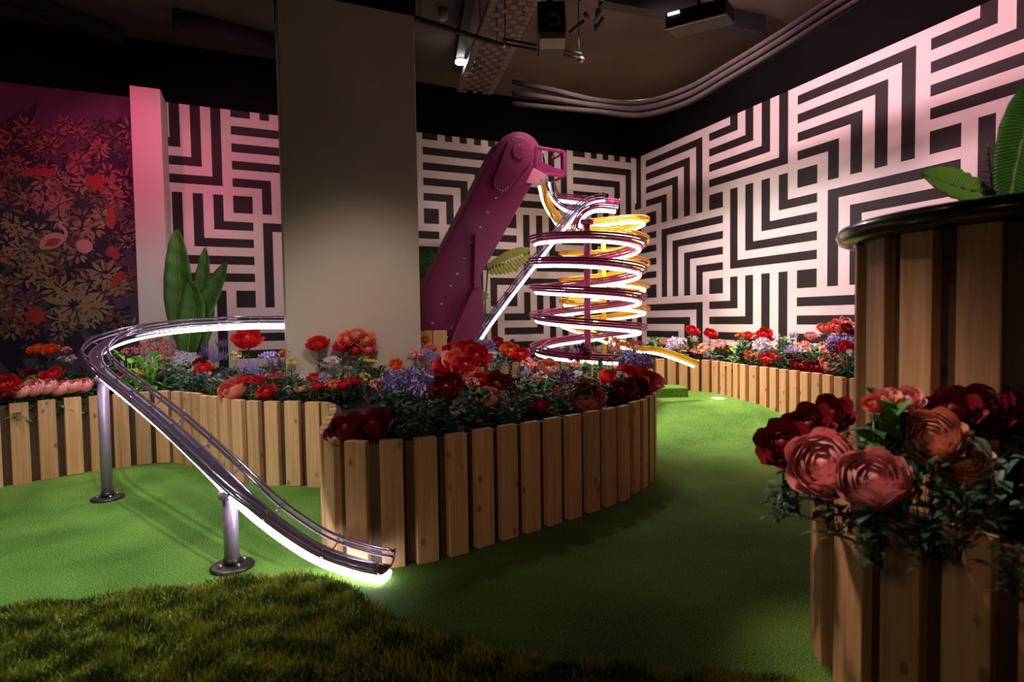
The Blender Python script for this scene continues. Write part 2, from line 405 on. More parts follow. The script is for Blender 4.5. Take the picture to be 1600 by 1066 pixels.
# main bed: long left front, spearhead towards the camera, curved right side, back
front = [(-3.6, 5.0), (-2.7, 5.3), (-1.86, 5.64), (-1.39, 5.85), (-1.07, 5.93), (-0.8, 5.86), (-0.62, 5.64), (-0.48, 5.36), (-0.26, 4.99), (0.0, 4.71), (0.26, 4.54), (0.42, 4.40), (0.42, 4.05), (0.34, 3.60), (0.28, 3.22),
         (0.33, 2.98), (0.50, 2.865), (0.72, 2.845), (0.88, 2.865), (1.22, 2.95), (1.57, 3.04), (1.91, 3.13), (2.21, 3.24), (2.50, 3.42), (2.76, 3.64), (2.91, 3.87), (2.95, 4.12), (2.86, 4.42), (2.62, 4.75)]
back = [(2.2, 5.15), (1.8, 5.9), (0.8, 6.5), (-0.6, 7.1), (-2.2, 7.2), (-3.6, 6.9)]
mainpath = spline(front+back, 8, closed=True)
bed = planter('flower_bed', mainpath, 'long curved pine batten planter round the beige column, its spearhead end by the track', pitch=0.17)
# bed along the right wall
p3pts = [on_z(px, py, 0.65) for px, py in ((1000, 562), (1050, 561), (1095, 562), (1130, 564.5), (1167, 570), (1198, 573), (1230, 577), (1285, 584), (1339, 591))]
p3 = [(p[0], p[1]) for p in p3pts]
d0 = np.array(p3[1])-np.array(p3[0]); d0 = d0/np.linalg.norm(d0)
lead = [tuple(np.array(p3[0])-d0*k) for k in (3.2, 2.4, 1.6, 0.8)]
last = p3[-1]
p3all = lead+p3+[(last[0]+0.25, last[1]-0.5), (last[0]+0.8, last[1]-0.95), (last[0]+1.2, last[1]-1.0), (5.93, last[1]-0.9), (5.93, 8.0), (4.0, 8.2), (2.0, 8.2), (lead[0][0]-0.1, lead[0][1]+0.5)]
wallbed = planter('wall_bed', spline(p3all, 6, closed=True), 'pale pine batten planter curving along the foot of the right maze wall', maxb=60)
# near right planter: round lower tier and round upper tier with a rim
CX, CY = 2.57, 1.16
circ = lambda r, a0=0: [(CX+r*math.cos(a0+2*math.pi*i/72), CY+r*math.sin(a0+2*math.pi*i/72)) for i in range(72)]
nearloop = spline([(1.90, .45), (1.81, .62), (1.775, .80), (1.76, 1.04), (1.77, 1.24), (1.82, 1.39), (1.96, 1.50), (2.25, 1.70), (2.65, 1.82), (3.12, 1.68), (3.32, 1.15), (3.15, .50), (2.60, .22), (2.15, .25)][::-1], 8, closed=True)
near = planter('round_planter', nearloop, 'round batten planter in the near right corner, lower tier full of roses', cat='planter')
o = MB().box((-0.0575, -0.045, 0.0), (0.0575, 0.0, 0.96)).build('batten', wood, smooth=False, bevel=0.004)
dg = bpy.context.evaluated_depsgraph_get(); TALL = bpy.data.meshes.new_from_object(o.evaluated_get(dg)); bpy.data.objects.remove(o)
tier = planter('tall_round_planter', circ(0.50, 2.5), 'taller drum planter of battens with a dark round rim, rising from the lower near one', mesh=TALL, z0=0.57, hz=0.995, soil=0.93)
V = []; F = []
prof = [(0.46, -0.03), (0.575, -0.036), (0.60, -0.026), (0.612, 0.0), (0.60, 0.026), (0.575, 0.036), (0.46, 0.036)]
for i in range(72):
    a = 2*math.pi*i/72
    for r, z in prof: V.append((CX+r*math.cos(a), CY+r*math.sin(a), 1.565+z))
k = len(prof)
for i in range(72):
    for j in range(k): F.append((i*k+j, ((i+1) % 72)*k+j, ((i+1) % 72)*k+(j+1) % k, i*k+(j+1) % k))
rim_m = mat('rim_varnish', (0.05, 0.035, 0.02), 0.25, coat=0.5)
rim = MB().add(V, F).build('rim', rim_m, None)
rim.parent = tier; rim.location = -Vector(tier.location)
tag(rim, 'glossy dark rim')

# ------------------------------------------------------------------ turf details
blk = MB(); A = [at(1026, 620, 7.25), at(1076, 611, 7.25)]
a, b = A[0], A[1]; t = (b-a); t[2] = 0; t /= np.linalg.norm(t); nrm = np.array([-t[1], t[0], 0])
a0 = a-t*1.2; a0[2] = 0.1; b0 = b.copy(); b0[2] = 0.1
blk.prism([a0, b0, b0+nrm*0.30, a0+nrm*0.30], (0, 0, 0.24))
tag(blk.build('turf_kerb', turf, smooth=False, bevel=0.02), 'low turf-covered kerb block at the back of the far green', 'kerb')
cup = at(1122, 623, 7.1); cz = terr(cup[0], cup[1])
cr_ = empty('golf_hole', (cup[0], cup[1], cz), 'white-ringed golf hole in the far green before the battens', 'golf hole')
V = [(rr*math.cos(2*math.pi*i/32), rr*math.sin(2*math.pi*i/32), z) for rr, z in ((0.085, 0.001), (0.08, 0.008), (0.066, 0.008), (0.064, 0.002)) for i in range(32)]
F = [(r*32+i, r*32+(i+1) % 32, (r+1)*32+(i+1) % 32, (r+1)*32+i) for r in range(3) for i in range(32)]
MB().add(V, F).build('rim', mat('white_plastic', (0.85, 0.85, 0.8), 0.4), cr_)
MB().add([(0.064*math.cos(2*math.pi*i/32), 0.064*math.sin(2*math.pi*i/32), 0.004) for i in range(32)], [tuple(range(32))]).build('cup', mat('cup_shade', (0.3, 0.3, 0.26), 0.5), cr_)

# rough turf in the foreground: a thick pile of blades
edge = [(-2.6, 3.0), (-1.11, 3.10), (-0.62, 3.03), (-0.09, 2.97), (0.20, 2.86), (0.32, 2.70), (0.34, 2.55), (0.49, 2.22), (0.71, 1.93), (0.97, 1.72), (1.30, 1.50), (1.60, 1.36)]
poly = np.array(edge+[(1.75, 0.2), (1.2, -0.4), (-2.6, -0.4)])
def inside(X, Y, poly):
    r = np.zeros(len(X), bool); n = len(poly); j = n-1
    for i in range(n):
        xi, yi = poly[i]; xj, yj = poly[j]
        r ^= ((yi > Y) != (yj > Y)) & (X < (xj-xi)*(Y-yi)/(yj-yi+1e-12)+xi); j = i
    return r
rng = np.random.default_rng(5)
mb = MB(); mb.prism([np.array([p[0], p[1], 0.0]) for p in poly], (0, 0, 0.012))
lawn = mb.build('rough_turf', [roughturf, leaf_mat('rough_blade_olive', (0.55, 0.56, 0.08), (0.26, 0.31, 0.04)), leaf_mat('rough_blade_dark', (0.13, 0.17, 0.02), (0.05, 0.08, 0.01))], smooth=False)
tag(lawn, 'long dark olive rough turf across the foreground', 'turf', kind='stuff')
N = 210000
X = rng.uniform(-2.2, 1.8, N); Y = rng.uniform(1.2, 3.15, N)
keep = inside(X, Y, poly) & (Y*FH[1]+X*FH[0] > 1.35); X = X[keep]; Y = Y[keep]; n = len(X)
ang = rng.uniform(0, 2*np.pi, n); h = rng.uniform(0.022, 0.046, n)*(1+.35*np.sin(X*19+1.5*np.sin(Y*23))); lean = rng.uniform(0.002, 0.03, n); la = rng.uniform(0, 2*np.pi, n); wd = rng.uniform(0.0012, 0.0024, n)
dx, dy = np.cos(ang)*wd, np.sin(ang)*wd; lx, ly = np.cos(la)*lean, np.sin(la)*lean
VV = np.stack([np.stack([X-dx, Y-dy, np.full(n, .01)], 1), np.stack([X+dx, Y+dy, np.full(n, .01)], 1),
               np.stack([X+lx*.4+dx*.8, Y+ly*.4+dy*.8, h*.6+.01], 1), np.stack([X+lx, Y+ly, h+.01], 1), np.stack([X+lx*.4-dx*.8, Y+ly*.4-dy*.8, h*.6+.01], 1)], 1).reshape(-1, 3)
me = bpy.data.meshes.new('blades'); me.from_pydata(VV.tolist(), [], [tuple(range(5*i, 5*i+5)) for i in range(n)])
for mm in (MATS['rough_blade_olive'], MATS['rough_blade_dark']): me.materials.append(mm)
patch = np.sin(X*23+2*np.sin(Y*17))+np.sin(Y*31+2*np.sin(X*13)+1)+rng.normal(0, .8, n)
me.polygons.foreach_set('material_index', (patch > 0.1).astype(np.int32))
o = bpy.data.objects.new('blades', me); COL.objects.link(o); o.parent = lawn; o['kind'] = 'stuff'

# ------------------------------------------------------------------ mural on the left of the back wall
my = WY-0.006
mur = MB().box((-4.9, my-0.006, 0.0), (PXL-0.02, my, 4.07)).build('mural', mat('mural_ground', (0.10, 0.055, 0.12), 0.6, noise=0.25, nscale=2), smooth=False)
tag(mur, 'dark jungle mural of leaves and a flamingo left of the pink pillar', 'mural')
y0 = my-0.012
lm = [mat('mural_olive', (0.34, 0.26, 0.14), .6), mat('mural_rust', (0.20, 0.09, 0.06), .6), mat('mural_rose', (0.42, 0.15, 0.16), .6), mat('mural_navy', (0.012, 0.012, 0.035), .6), mat('mural_green', (0.07, 0.09, 0.06), .6)]
lv = MB()
def mural_leaf(mb, x, z, a, L, W, m):
    if x+max(0, math.cos(a))*L > PXL-.04: return
    ca, sa = math.cos(a), math.sin(a); pts = []
    for k in range(10):
        t = k/5 if k <= 5 else (10-k)/5; s = 1 if k <= 5 else -1
        wv = W*math.sin(math.pi*min(t, 1))**0.8*s*0.5; pts.append((x+ca*L*t-sa*wv, y0-random.uniform(0, 0.006), z+sa*L*t+ca*wv))
    pts = [(p[0], pts[0][1], p[2]) for p in pts]
    mb.add(pts, [tuple(range(10))], m)
# dark thicket behind
rnd = random.Random(3)
def wallpt(px, py): p = on_y(px, py, y0); return p[0], p[2]
for k in range(110):
    px, py = rnd.uniform(-60, 190), rnd.uniform(205, 540); x, z = wallpt(px, py)
    for q in range(5): mural_leaf(lv, x, z, rnd.uniform(0, 6.28), rnd.uniform(.2, .45), rnd.uniform(.06, .12), 3)
y0 -= 0.007
def dens(px, py): return py > 185+0.0011*(px-115)**2*1.2 and not (80 < py-380 < 96 and px > 60)
cl = [(rnd.uniform(-80, 208), rnd.uniform(190, 520)) for _ in range(330)]
for px, py in cl:
    if not dens(px, py): continue
    x, z = wallpt(px, py); n = rnd.randint(5, 9); a0 = rnd.uniform(0, 6.28); L = rnd.uniform(.06, .12)
    mi = rnd.choice([0, 0, 1, 1, 4, 4, 0]) if py > 330 else rnd.choice([1, 1, 2, 0, 4])
    for q in range(n):
        a = a0+6.28*q/n+rnd.uniform(-.2, .2); mural_leaf(lv, x+math.cos(a)*.03, z+math.sin(a)*.03, a, L*rnd.uniform(.7, 1.2), L*.33, mi)
for (px, py, L) in ((118, 478, .26), (92, 452, .15), (165, 430, .16), (150, 480, .14), (60, 395, .15)):
    x, z = wallpt(px, py)
    for q in range(11):
        a = 6.28*q/11; mural_leaf(lv, x+math.cos(a)*.05, z+math.sin(a)*.05, a, L*rnd.uniform(.8, 1.15), L*.3, 0)
lvo = lv.build('leaf_pattern', lm, mur, smooth=False)
y1 = y0-0.008
fm = MB()
def blob(mb, px, py, rx_, rz_, m=0, n=20, rot=0):
    global y1
    y1 -= 0.0006
    x, z = wallpt(px, py); mb.add([(x+rx_*math.cos(a)*math.cos(rot)-rz_*math.sin(a)*math.sin(rot), y1, z+rx_*math.cos(a)*math.sin(rot)+rz_*math.sin(a)*math.cos(rot)) for a in [6.283*i/n for i in range(n)]], [tuple(range(n))], m)
def band(mb, pts, wd_, m=0):
    Q = resample(spline([(p[0], 0, p[1]) for p in [wallpt(*q) for q in pts]], 6), 0.02); V = []; F = []
    for i, p in enumerate(Q):
        t = Q[min(i+1, len(Q)-1)]-Q[max(i-1, 0)]; t /= np.linalg.norm(t)+1e-9; nn = np.array([-t[2], 0, t[0]]); ww = wd_ if not callable(wd_) else wd_(i/len(Q))
        for s in (1, -1): q = p+nn*ww*s; V.append((q[0], y1-0.003*m-.0005*len(mb.f)/50, q[2]))
    for i in range(len(Q)-1): F.append((2*i, 2*i+1, 2*i+3, 2*i+2))
    mb.add(V, F, m)
pale = mat('mural_pale', (0.60, 0.36, 0.36), .6); redm = mat('mural_red', (0.40, 0.05, 0.04), .6); orm = mat('mural_orange', (0.80, 0.18, 0.04), .6)
band(fm, [(63, 388), (75, 380), (88, 374), (103, 371)], lambda t: 0.012+0.075*math.sin(math.pi*min(t*1.02, 1))**.8, 0)
band(fm, [(70, 384), (82, 379), (95, 375)], lambda t: 0.045*math.sin(math.pi*min(t*1.05, 1)), 1)
band(fm, [(100, 374), (104, 366), (101, 359), (96, 354), (94, 350), (97, 347)], 0.017, 0)
fm.build('flamingo', [pale, redm], mur, smooth=False)
f2 = MB(); blob(f2, 132, 385, .085, .085); f2.build('round_flower', pale, mur, smooth=False)
y0 = y1
for (px, py, nn, LL, WW) in ((56, 493, 7, .13, .07), (150, 285, 6, .13, .07)):
    f2 = MB(); x, z = wallpt(px, py)
    for q in range(nn): mural_leaf(f2, x, z, 6.28*q/nn+.3, LL, WW, 0)
    f2.build('red_flower', [redm], mur, smooth=False)
for (px, py, a_, b_, r_) in ((174, 340, .04, .15, 0), (178, 395, .05, .09, .4), (183, 437, .045, .12, -.5)):
    f2 = MB(); blob(f2, px, py, a_, b_, rot=r_); f2.build('red_bud', [redm], mur, smooth=False)
f2 = MB()
for dx in range(0, 45, 6): blob(f2, 40+dx, 272+rnd.uniform(-5, 5), .045, .045, n=8)
f2.build('red_berries', [redm], mur, smooth=False)
# ------------------------------------------------------------------ ball-run tracks
def track(name, pts, label, rail, ledm, width=0.085, hgt=0.06, rr=0.008, lw=0.03, lh=0.018, ldrop=0.03, hang=0.30, group=None, cat='track', plate=None, bank=None, zbase=None, wide=lambda t: 1.0):
    P = resample(pts, 0.035); root = empty(name, P[0] if zbase is None else (P[0][0], P[0][1], zbase), label, cat, group); o0 = np.array(root.location)
    n = len(P); Sd = []; Up = []
    for i in range(n):
        t = P[min(i+1, n-1)]-P[max(i-1, 0)]; t /= np.linalg.norm(t)
        s = np.cross(t, (0, 0, 1.0))
        if np.linalg.norm(s) < 0.15: s = Sd[-1] if Sd else RH
        s /= np.linalg.norm(s); 
        u = np.cross(s, t)
        if bank: a = bank(i/(n-1)); s, u = s*math.cos(a)+u*math.sin(a), u*math.cos(a)-s*math.sin(a)
        Sd.append(s); Up.append(u)
    def off(a, b): return [P[i]-o0+Sd[i]*a+Up[i]*b for i in range(n)]
    for a, b in ((-width, hgt), (width, hgt), (-width*0.42, 0), (width*0.42, 0), (-width*1.0, hgt*.45), (width*1.0, hgt*.45)):
        MB().tube(off(a, b), rr, 8).build('rail', rail, root)
    V = []; F = []; L = off(0, -ldrop); m = 10
    for i in range(n):
        for j in range(m): q = 2*math.pi*j/m; V.append(L[i]+Sd[i]*lw*wide(i/(n-1))*math.cos(q)+Up[i]*lh*math.sin(q))
    for i in range(n-1):
        for j in range(m): F.append((i*m+j, i*m+(j+1) % m, (i+1)*m+(j+1) % m, (i+1)*m+j))
    F += [tuple(range(m)), tuple((n-1)*m+j for j in range(m))]
    MB().add(V, F).build('light_strip', ledm, root)
    k = max(2, int(n*0.035/hang))
    for q in range(k+1):
        i = min(n-1, int(q*(n-1)/k)); i = max(i, 0)
        c = P[i]-o0; pp = [c+Sd[i]*width*math.cos(a)*1.06+Up[i]*(hgt+0.012-(hgt+ldrop*0.6)*math.sin(a)**0.6) for a in np.linspace(0, math.pi, 11)]
        MB().tube(pp, 0.0055, 6, up=(0.3, 0.2, 1)).build('bracket', rail, root)
    return root
def support(x, y, z, label, mt, r=0.035, group=None, base=True, zb=None):
    b = terr(x, y) if zb is None else zb
    root = empty('support_post', (x, y, b), label, 'post', group)
    MB().tube([(0, 0, 0.03), (0, 0, z-b)], r, 20).build('pole', mt, root)
    MB().tube([(0, 0, z-b-0.035), (0, 0, z-b-0.005)], r*1.5, 20).build('cap', mt, root)
    if base:
        MB().tube([(0, 0, 0.0), (0, 0, 0.012), (0, 0, 0.018)], [0.105, 0.105, 0.09], 28).build('base_plate', dark_steel, root)
        MB().tube([(0, 0, 0.018), (0, 0, 0.05)], r*1.15, 20).build('collar', dark_steel, root)
        for q in range(4):
            a = q*math.pi/2+.5; MB().tube([(0.062*math.cos(a), 0.062*math.sin(a), 0.012), (0.062*math.cos(a), 0.062*math.sin(a), 0.034)], 0.012, 6).build('bolt', chrome, root)
    return root
kn = [(603, 889, 2.70), (560, 880, 2.74), (500, 858, 2.78), (440, 820, 2.80), (385, 776, 2.83), (330, 724, 2.97), (270, 668, 3.23), (215, 622, 3.58), (172, 588, 3.92), (152, 567, 4.20),
      (152, 548, 4.52), (178, 531, 4.80), (230, 517, 5.05), (300, 508.5, 5.25), (380, 504.5, 5.42), (460, 504, 5.90), (560, 503, 6.40), (640, 502, 6.8)]
kp = [at(*k) for k in kn]
kp[0][2] = 0.062; kp[1][2] = max(kp[1][2], 0.066)
kp[-1] = at(700, 505, 7.2)
left_track = track('curved_track', spline(kp, 10), 'lilac steel ball track lit white below, sweeping down to the rough turf', chrome, led_strong, width=0.08, hgt=0.055, rr=0.0085, lw=0.036, lh=0.026, ldrop=0.040, hang=0.33, wide=lambda t: 1+.7*max(0, 1-t/.16))
MB().tube([p - np.array(left_track.location) + np.array([0, 0, -0.012]) for p in resample(spline(kp, 10), .05)], 0.05, 8, rb=0.006).build('channel', mat('plum_channel', (0.08, 0.05, 0.10), .3, .4), left_track)
s1 = at(168, 776, 4.06); s2 = at(363, 884, 2.89)
def track_z(x, y):
    d = [(math.hypot(p[0]-x, p[1]-y), p[2]) for p in resample(spline(kp, 10), .03)]; return min(d)[1]
support(s1[0], s1[1], track_z(s1[0], s1[1])-0.045, 'tall lilac post with round foot under the leftmost bend of the track', post_steel, group=None)
support(s2[0], s2[1], track_z(s2[0], s2[1])-0.045, 'short lilac post with round foot under the falling part of the track', post_steel, 0.036)

# plum helix in front
W1 = 6.2; c1 = at(918, 500, W1); c1[2] = 0
def helix(c, R, ts, zs, t0, t1, n=40):
    out = []
    for i in range(int((t1-t0)*n)+1):
        t = t0+i/n; th = 2*math.pi*t
        p = c+R*(-math.cos(th)*RH-math.sin(th)*FH); p = np.array([p[0], p[1], np.interp(t, ts, zs)]); out.append(p)
    return out
def zpx(px, py, w): return at(px, py, w)[2]
yl = [378, 391, 411, 431, 452, 473, 496, 519, 547, 566, 572]
R1 = 0.565
h1 = helix(c1, R1, [k/2 for k in range(11)], [zpx(918, y, W1) for y in yl], 0, 4.45)
purple = track('plum_spiral_track', h1, 'plum spiral ball track with white light strip, the nearer of the two helixes', rail_purple, led, width=0.07, hgt=0.052, rr=0.0105, lw=0.017, lh=0.017, ldrop=0.030, hang=0.42, cat='spiral track', zbase=None)
# central mast with spokes
pl = np.array(purple.location)
topz = zpx(918, 345, W1); fz = terr(c1[0], c1[1])
MB().tube([np.array([c1[0], c1[1], fz])-pl, np.array([c1[0], c1[1], topz])-pl], 0.036, 16).build('mast', rail_purple, purple)
MB().tube([np.array([c1[0], c1[1], fz])-pl, np.array([c1[0], c1[1], fz+0.02])-pl], 0.13, 24).build('base_plate', rail_purple, purple)
MB().tube([np.array([c1[0], c1[1], topz-.05])-pl, np.array([c1[0], c1[1], topz])-pl], 0.075, 20).build('collar', rail_purple, purple)
for t in (0.75, 1.75, 2.75, 3.75):
    q = helix(c1, R1-.03, [k/2 for k in range(11)], [zpx(918, y, W1) for y in yl], t, t)[0]
    MB().tube([np.array([c1[0], c1[1], q[2]-.03])-pl, q-pl-np.array([0, 0, .03])], 0.011, 8).build('spoke', rail_purple, purple)
# yellow helix behind
W2 = 7.3; c2 = at(944, 500, W2); c2[2] = 0
ry = [365, 350, 363, 384, 398, 420, 440, 453, 473, 489, 508, 523, 533]
R2 = 0.515
h2 = helix(c2, R2, [k/2 for k in range(13)], [zpx(944, y, W2) for y in ry], 0.25, 5.25)
ex = [at(988, 545, 6.85), at(1020, 548, 6.9), at(1050, 556, 6.95), at(1086, 570, 7.0)]
h2 = h2[:-4]+ex
start = [at(846, 290, 7.0), at(852, 315, 7.0), at(864, 336, 6.95), at(884, 352, 6.85)]
h2s = [spline([np.array(p) for p in start+[h2[0]]], 8)]
yel = track('yellow_spiral_track', spline(start+h2[3:-6:3]+ex, 3), 'yellow spiral ball track behind the plum one, running out onto the batten planter', rail_yellow, led_warm, width=0.062, hgt=0.045, rr=0.009, lw=0.015, lh=0.018, ldrop=0.028, hang=0.42, cat='spiral track')
yl0 = np.array(yel.location)
fz2 = terr(c2[0], c2[1])
MB().tube([np.array([c2[0], c2[1], fz2])-yl0, np.array([c2[0], c2[1], zpx(944, 352, W2)])-yl0], 0.03, 14).build('mast', rail_yellow, yel)
for t in (0.75, 1.75, 2.75, 3.75, 4.75):
    q = helix(c2, R2-.03, [k/2 for k in range(13)], [zpx(944, y, W2) for y in ry], t, t)[0]
    MB().tube([np.array([c2[0], c2[1], q[2]-.03])-yl0, q-yl0-np.array([0, 0, .03])], 0.011, 8).build('spoke', rail_yellow, yel)
# silver straight chute and the links at the top
chute = [at(738, 548, 6.75), at(760, 512, 6.70), at(800, 458, 6.62), at(850, 393, 6.5), at(884, 351, 6.4), at(902, 331, 6.33), at(922, 316, 6.25), at(945, 311, 6.2)]
track('straight_track', spline(chute, 8), 'straight lilac steel chute running from the spiral tops down beside the magenta tower', chrome, led, width=0.062, hgt=0.05, lw=0.02, lh=0.015, ldrop=0.026, hang=0.6)
link = [at(858, 284, 6.95), at(862, 302, 6.9), at(874, 318, 6.8), at(892, 328, 6.6), at(908, 330, 6.45)]
track('feed_track', spline(link, 8), 'short curved silver feed track dropping from the magenta tower spout', chrome, led, width=0.055, hgt=0.045, lw=0.018, lh=0.022, ldrop=0.028, hang=0.3)
link = [at(872, 310, 6.75), at(900, 313, 6.72), at(930, 316, 6.7), at(966, 320, 6.7)]
track('level_track', spline(link, 8), 'short level plum track crossing above the spirals', rail_purple, led, width=0.055, hgt=0.045, lw=0.016, lh=0.018, ldrop=0.028, hang=0.3)
link = [at(900, 366, 6.15), at(903, 348, 6.15), at(914, 332, 6.15), at(934, 325, 6.2), at(962, 327, 6.25)]
track('entry_track', spline(link, 8), 'plum track curling over and down into the nearer spiral', rail_purple, led, width=0.05, hgt=0.045, lw=0.016, lh=0.022, ldrop=0.028, hang=0.25)

# ------------------------------------------------------------------ magenta lift tower
TY = 6.45
def tp(px, py, y=TY): return on_y(px, py, y)
arc = [tp(810+36*math.cos(a), 243-36*math.sin(a)*1.04) for a in np.linspace(math.radians(152), math.radians(-22), 16)]
body = [tp(600, 570)]+[tp(657, 458)]+arc+[tp(842, 268), tp(690, 540), tp(672, 570)]
tz = on_y(640, 560, TY); root = empty('lift_tower', (tz[0], TY, terr(tz[0], TY)), 'slanted magenta lift tower with rivets and rounded head, beside the beige column', 'tower')
tl = np.array(root.location)
loc = lambda P: [np.array(p)-tl for p in P]
MB().prism(loc(body), (0, 0.06, 0)).build('front_panel', magenta, root, smooth=False, bevel=0.01)
cen = sum(np.array(p) for p in body)/len(body)
inner = [cen+(np.array(p)-cen)*np.array([0.975, 1, 0.985])+np.array([0, 0.06, 0]) for p in body]
MB().prism(loc(inner), (0, 0.30, 0)).build('side_casing', magenta_dk, root, smooth=False)
def pill(a, b, ra, rb_, y, n=14):
    A, B = tp(*a, y), tp(*b, y); d = B-A; an = math.atan2(d[2], d[0]); pts = []
    for k in range(n+1): q = an+math.pi/2+math.pi*k/n; pts.append(A+np.array([ra*math.cos(q), 0, ra*math.sin(q)]))
    for k in range(n+1): q = an-math.pi/2+math.pi*k/n; pts.append(B+np.array([rb_*math.cos(q), 0, rb_*math.sin(q)]))
    return pts
mc = MB().prism(loc(pill((812, 237), (784, 286), 0.19, 0.115, TY-0.05)), (0, 0.05, 0)).build('motor_cover', magenta, root, smooth=False, bevel=0.012)
MB().prism(loc(pill((811, 237), (811, 236.5), 0.088, 0.088, TY-0.08)), (0, 0.03, 0)).build('hub_plate', magenta_dk, mc, smooth=False, bevel=0.005)
def dome(c, r):
    mb = MB(); mb.tube([c, c+np.array([0, -r*.5, 0]), c+np.array([0, -r*.9, 0])], [r, r*.85, r*.3], 8); return mb
for px, py in ((774, 309), (761.5, 332), (749.5, 355), (738, 379), (725, 404), (714, 428), (704, 447), (690, 475), (675.5, 505), (775, 224)):
    dome(tp(px, py)-tl, 0.017).build('rivet', rivet_m, root)
for k in range(16):
    P = pill((812, 237), (784, 286), 0.165, 0.09, TY-0.05, 7); dome(P[k % len(P)]-tl, 0.008).build('bolt', rivet_m, root)
for k in range(8):
    a = k*math.pi/4; dome(tp(811, 237, TY-.08)-tl+np.array([.066*math.cos(a), 0, .066*math.sin(a)]), .008).build('bolt', rivet_m, root)
MB().prism(loc([tp(*p, TY-.10) for p in ((742, 366), (750, 362), (752, 452), (741, 456))]), (0, 0.08, 0)).build('strut', magenta, root, smooth=False, bevel=.004)
MB().prism(loc([tp(*p, TY-.22) for p in ((738, 455), (753, 448), (758, 500), (740, 545), (700, 545))]), (0, 0.2, 0)).build('hopper', magenta, root, smooth=False, bevel=.006)
# delivery head: open frame box and pale chute at the top right
hd = MB()
fr = [(838, 230), (882, 238), (882, 275), (850, 272), (836, 262)]
for a, b in zip(fr, fr[1:]+fr[:1]):
    for y in (TY, TY+.28): hd.tube([tp(*a, y)-tl, tp(*b, y)-tl], 0.022, 6)
for a in fr[:4]: hd.tube([tp(*a, TY)-tl, tp(*a, TY)-tl+np.array([0, .28, 0])], 0.018, 6)
hd.build('head_frame', magenta_dk, root, smooth=False)
MB().prism(loc([tp(*p, TY-.01) for p in ((836, 246), (866, 262), (884, 266), (884, 274), (862, 274), (836, 262))]), (0, .03, 0)).build('head_plate', magenta_dk, root, smooth=False)
MB().prism(loc([tp(*p, TY-.02) for p in ((834, 262), (856, 273), (838, 287), (822, 285))]), (0, .22, 0)).build('spout', mat('spout_pink', (0.72, 0.28, 0.45), .35), root, smooth=False, bevel=.004)
hz = MB()
for a, b in (((866, 236), (858, 262)), ((880, 238), (862, 250)), ((848, 240), (852, 262))): hz.tube([tp(*a, TY+.1)-tl, tp(*b, TY+.1)-tl], .012, 6)
hz.build('linkage', dark_steel, root)
# timber plinth under the tower
pa, pb_ = on_y(560, 516, TY-.25), on_y(698, 516, TY-.25)
zt = pb_[2]; root = empty('tower_plinth', (pb_[0], TY-.25, terr(pb_[0], TY)), 'pale timber plinth of upright boards under the foot of the magenta tower', 'plinth')
pl_ = np.array(root.location); wdt = 0.16
for k in range(6):
    x1 = -k*(wdt+.012); MB().box((x1-wdt, 0, 0), (x1, .04, zt-pl_[2])).build('board', wood, root, smooth=False, bevel=.003)
MB().box((-6*(wdt+.012), .04, 0), (0, .7, zt-pl_[2]-.02)).build('core', wood_shaded, root, smooth=False)

# ------------------------------------------------------------------ ceiling services
pipe_m = mat('dusty_conduit', (0.02, 0.016, 0.014), .9, noise=.3, nscale=8, bump=.3)
for q, (dz, rr) in enumerate(((0, .032), (-.03, .036), (-.05, .03))):
    pts = [(800, 128+q*17, 7.2), (860, 140+q*14, 7.2), (930, 156+q*9, 7.2), (1000, 160+q*10, 7.1), (1070, 140+q*11, 6.5), (1140, 101+q*11, 5.9), (1220, 52+q*12, 5.3), (1300, 0+q*13, 4.8), (1400, -62+q*14, 4.3)]
    P = spline([at(*p) for p in pts], 10)
    P = [np.array([min(p[0], WX-.1-rr), min(p[1], WY-.1-rr), min(p[2], CZ-.06)]) for p in P]
    o = MB().tube(P, rr, 12).build('duct_hose', pipe_m)
    tag(o, ['uppermost dusty duct hose curving along the ceiling corner', 'middle dusty duct hose curving along the ceiling corner', 'lowest dusty duct hose curving along the ceiling corner'][q], 'duct', 'duct hoses under the ceiling')
# perforated cable tray running towards the back wall
ta, tb = at(862, -20, 4.6), at(742, 196, 8.0); ta[2] = tb[2] = 4.45
d = tb-ta; d /= np.linalg.norm(d); s = np.array([d[1], -d[0], 0]); L = np.linalg.norm(tb-ta); tray = empty('cable_tray', ta, 'perforated metal cable tray hung under the ceiling towards the back wall', 'cable tray')
tm = MB(); nsl = int(L/0.09)
for k in range(nsl):
    c = d*(k+.5)*L/nsl
    for j in range(7):
        if j % 2 == k % 2 or j in (0, 6):
            p = c+s*(-.21+.07*j); e1 = d*.038; e2 = s*.03; z = np.array([0, 0, .004])
            tm.prism([p-e1-e2, p+e1-e2, p+e1+e2, p-e1+e2], z)
tm.build('perforated_base', mat('tray_metal', (0.22, 0.17, 0.16), .5, .3), tray, smooth=False)
for sg in (-1, 1): 
    q = s*.25*sg; MB().prism([q, q+d*L, q+d*L+np.array([0, 0, .06]), q+np.array([0, 0, .06])], s*.006*sg).build('side_rail', MATS['tray_metal'], tray, smooth=False)
for k in (0.15, .5, .85):
    for sg in (-1, 1): MB().tube([d*L*k+s*.25*sg, d*L*k+s*.25*sg+np.array([0, 0, CZ-4.45])], .006, 6).build('hanger_rod', dark_steel, tray)
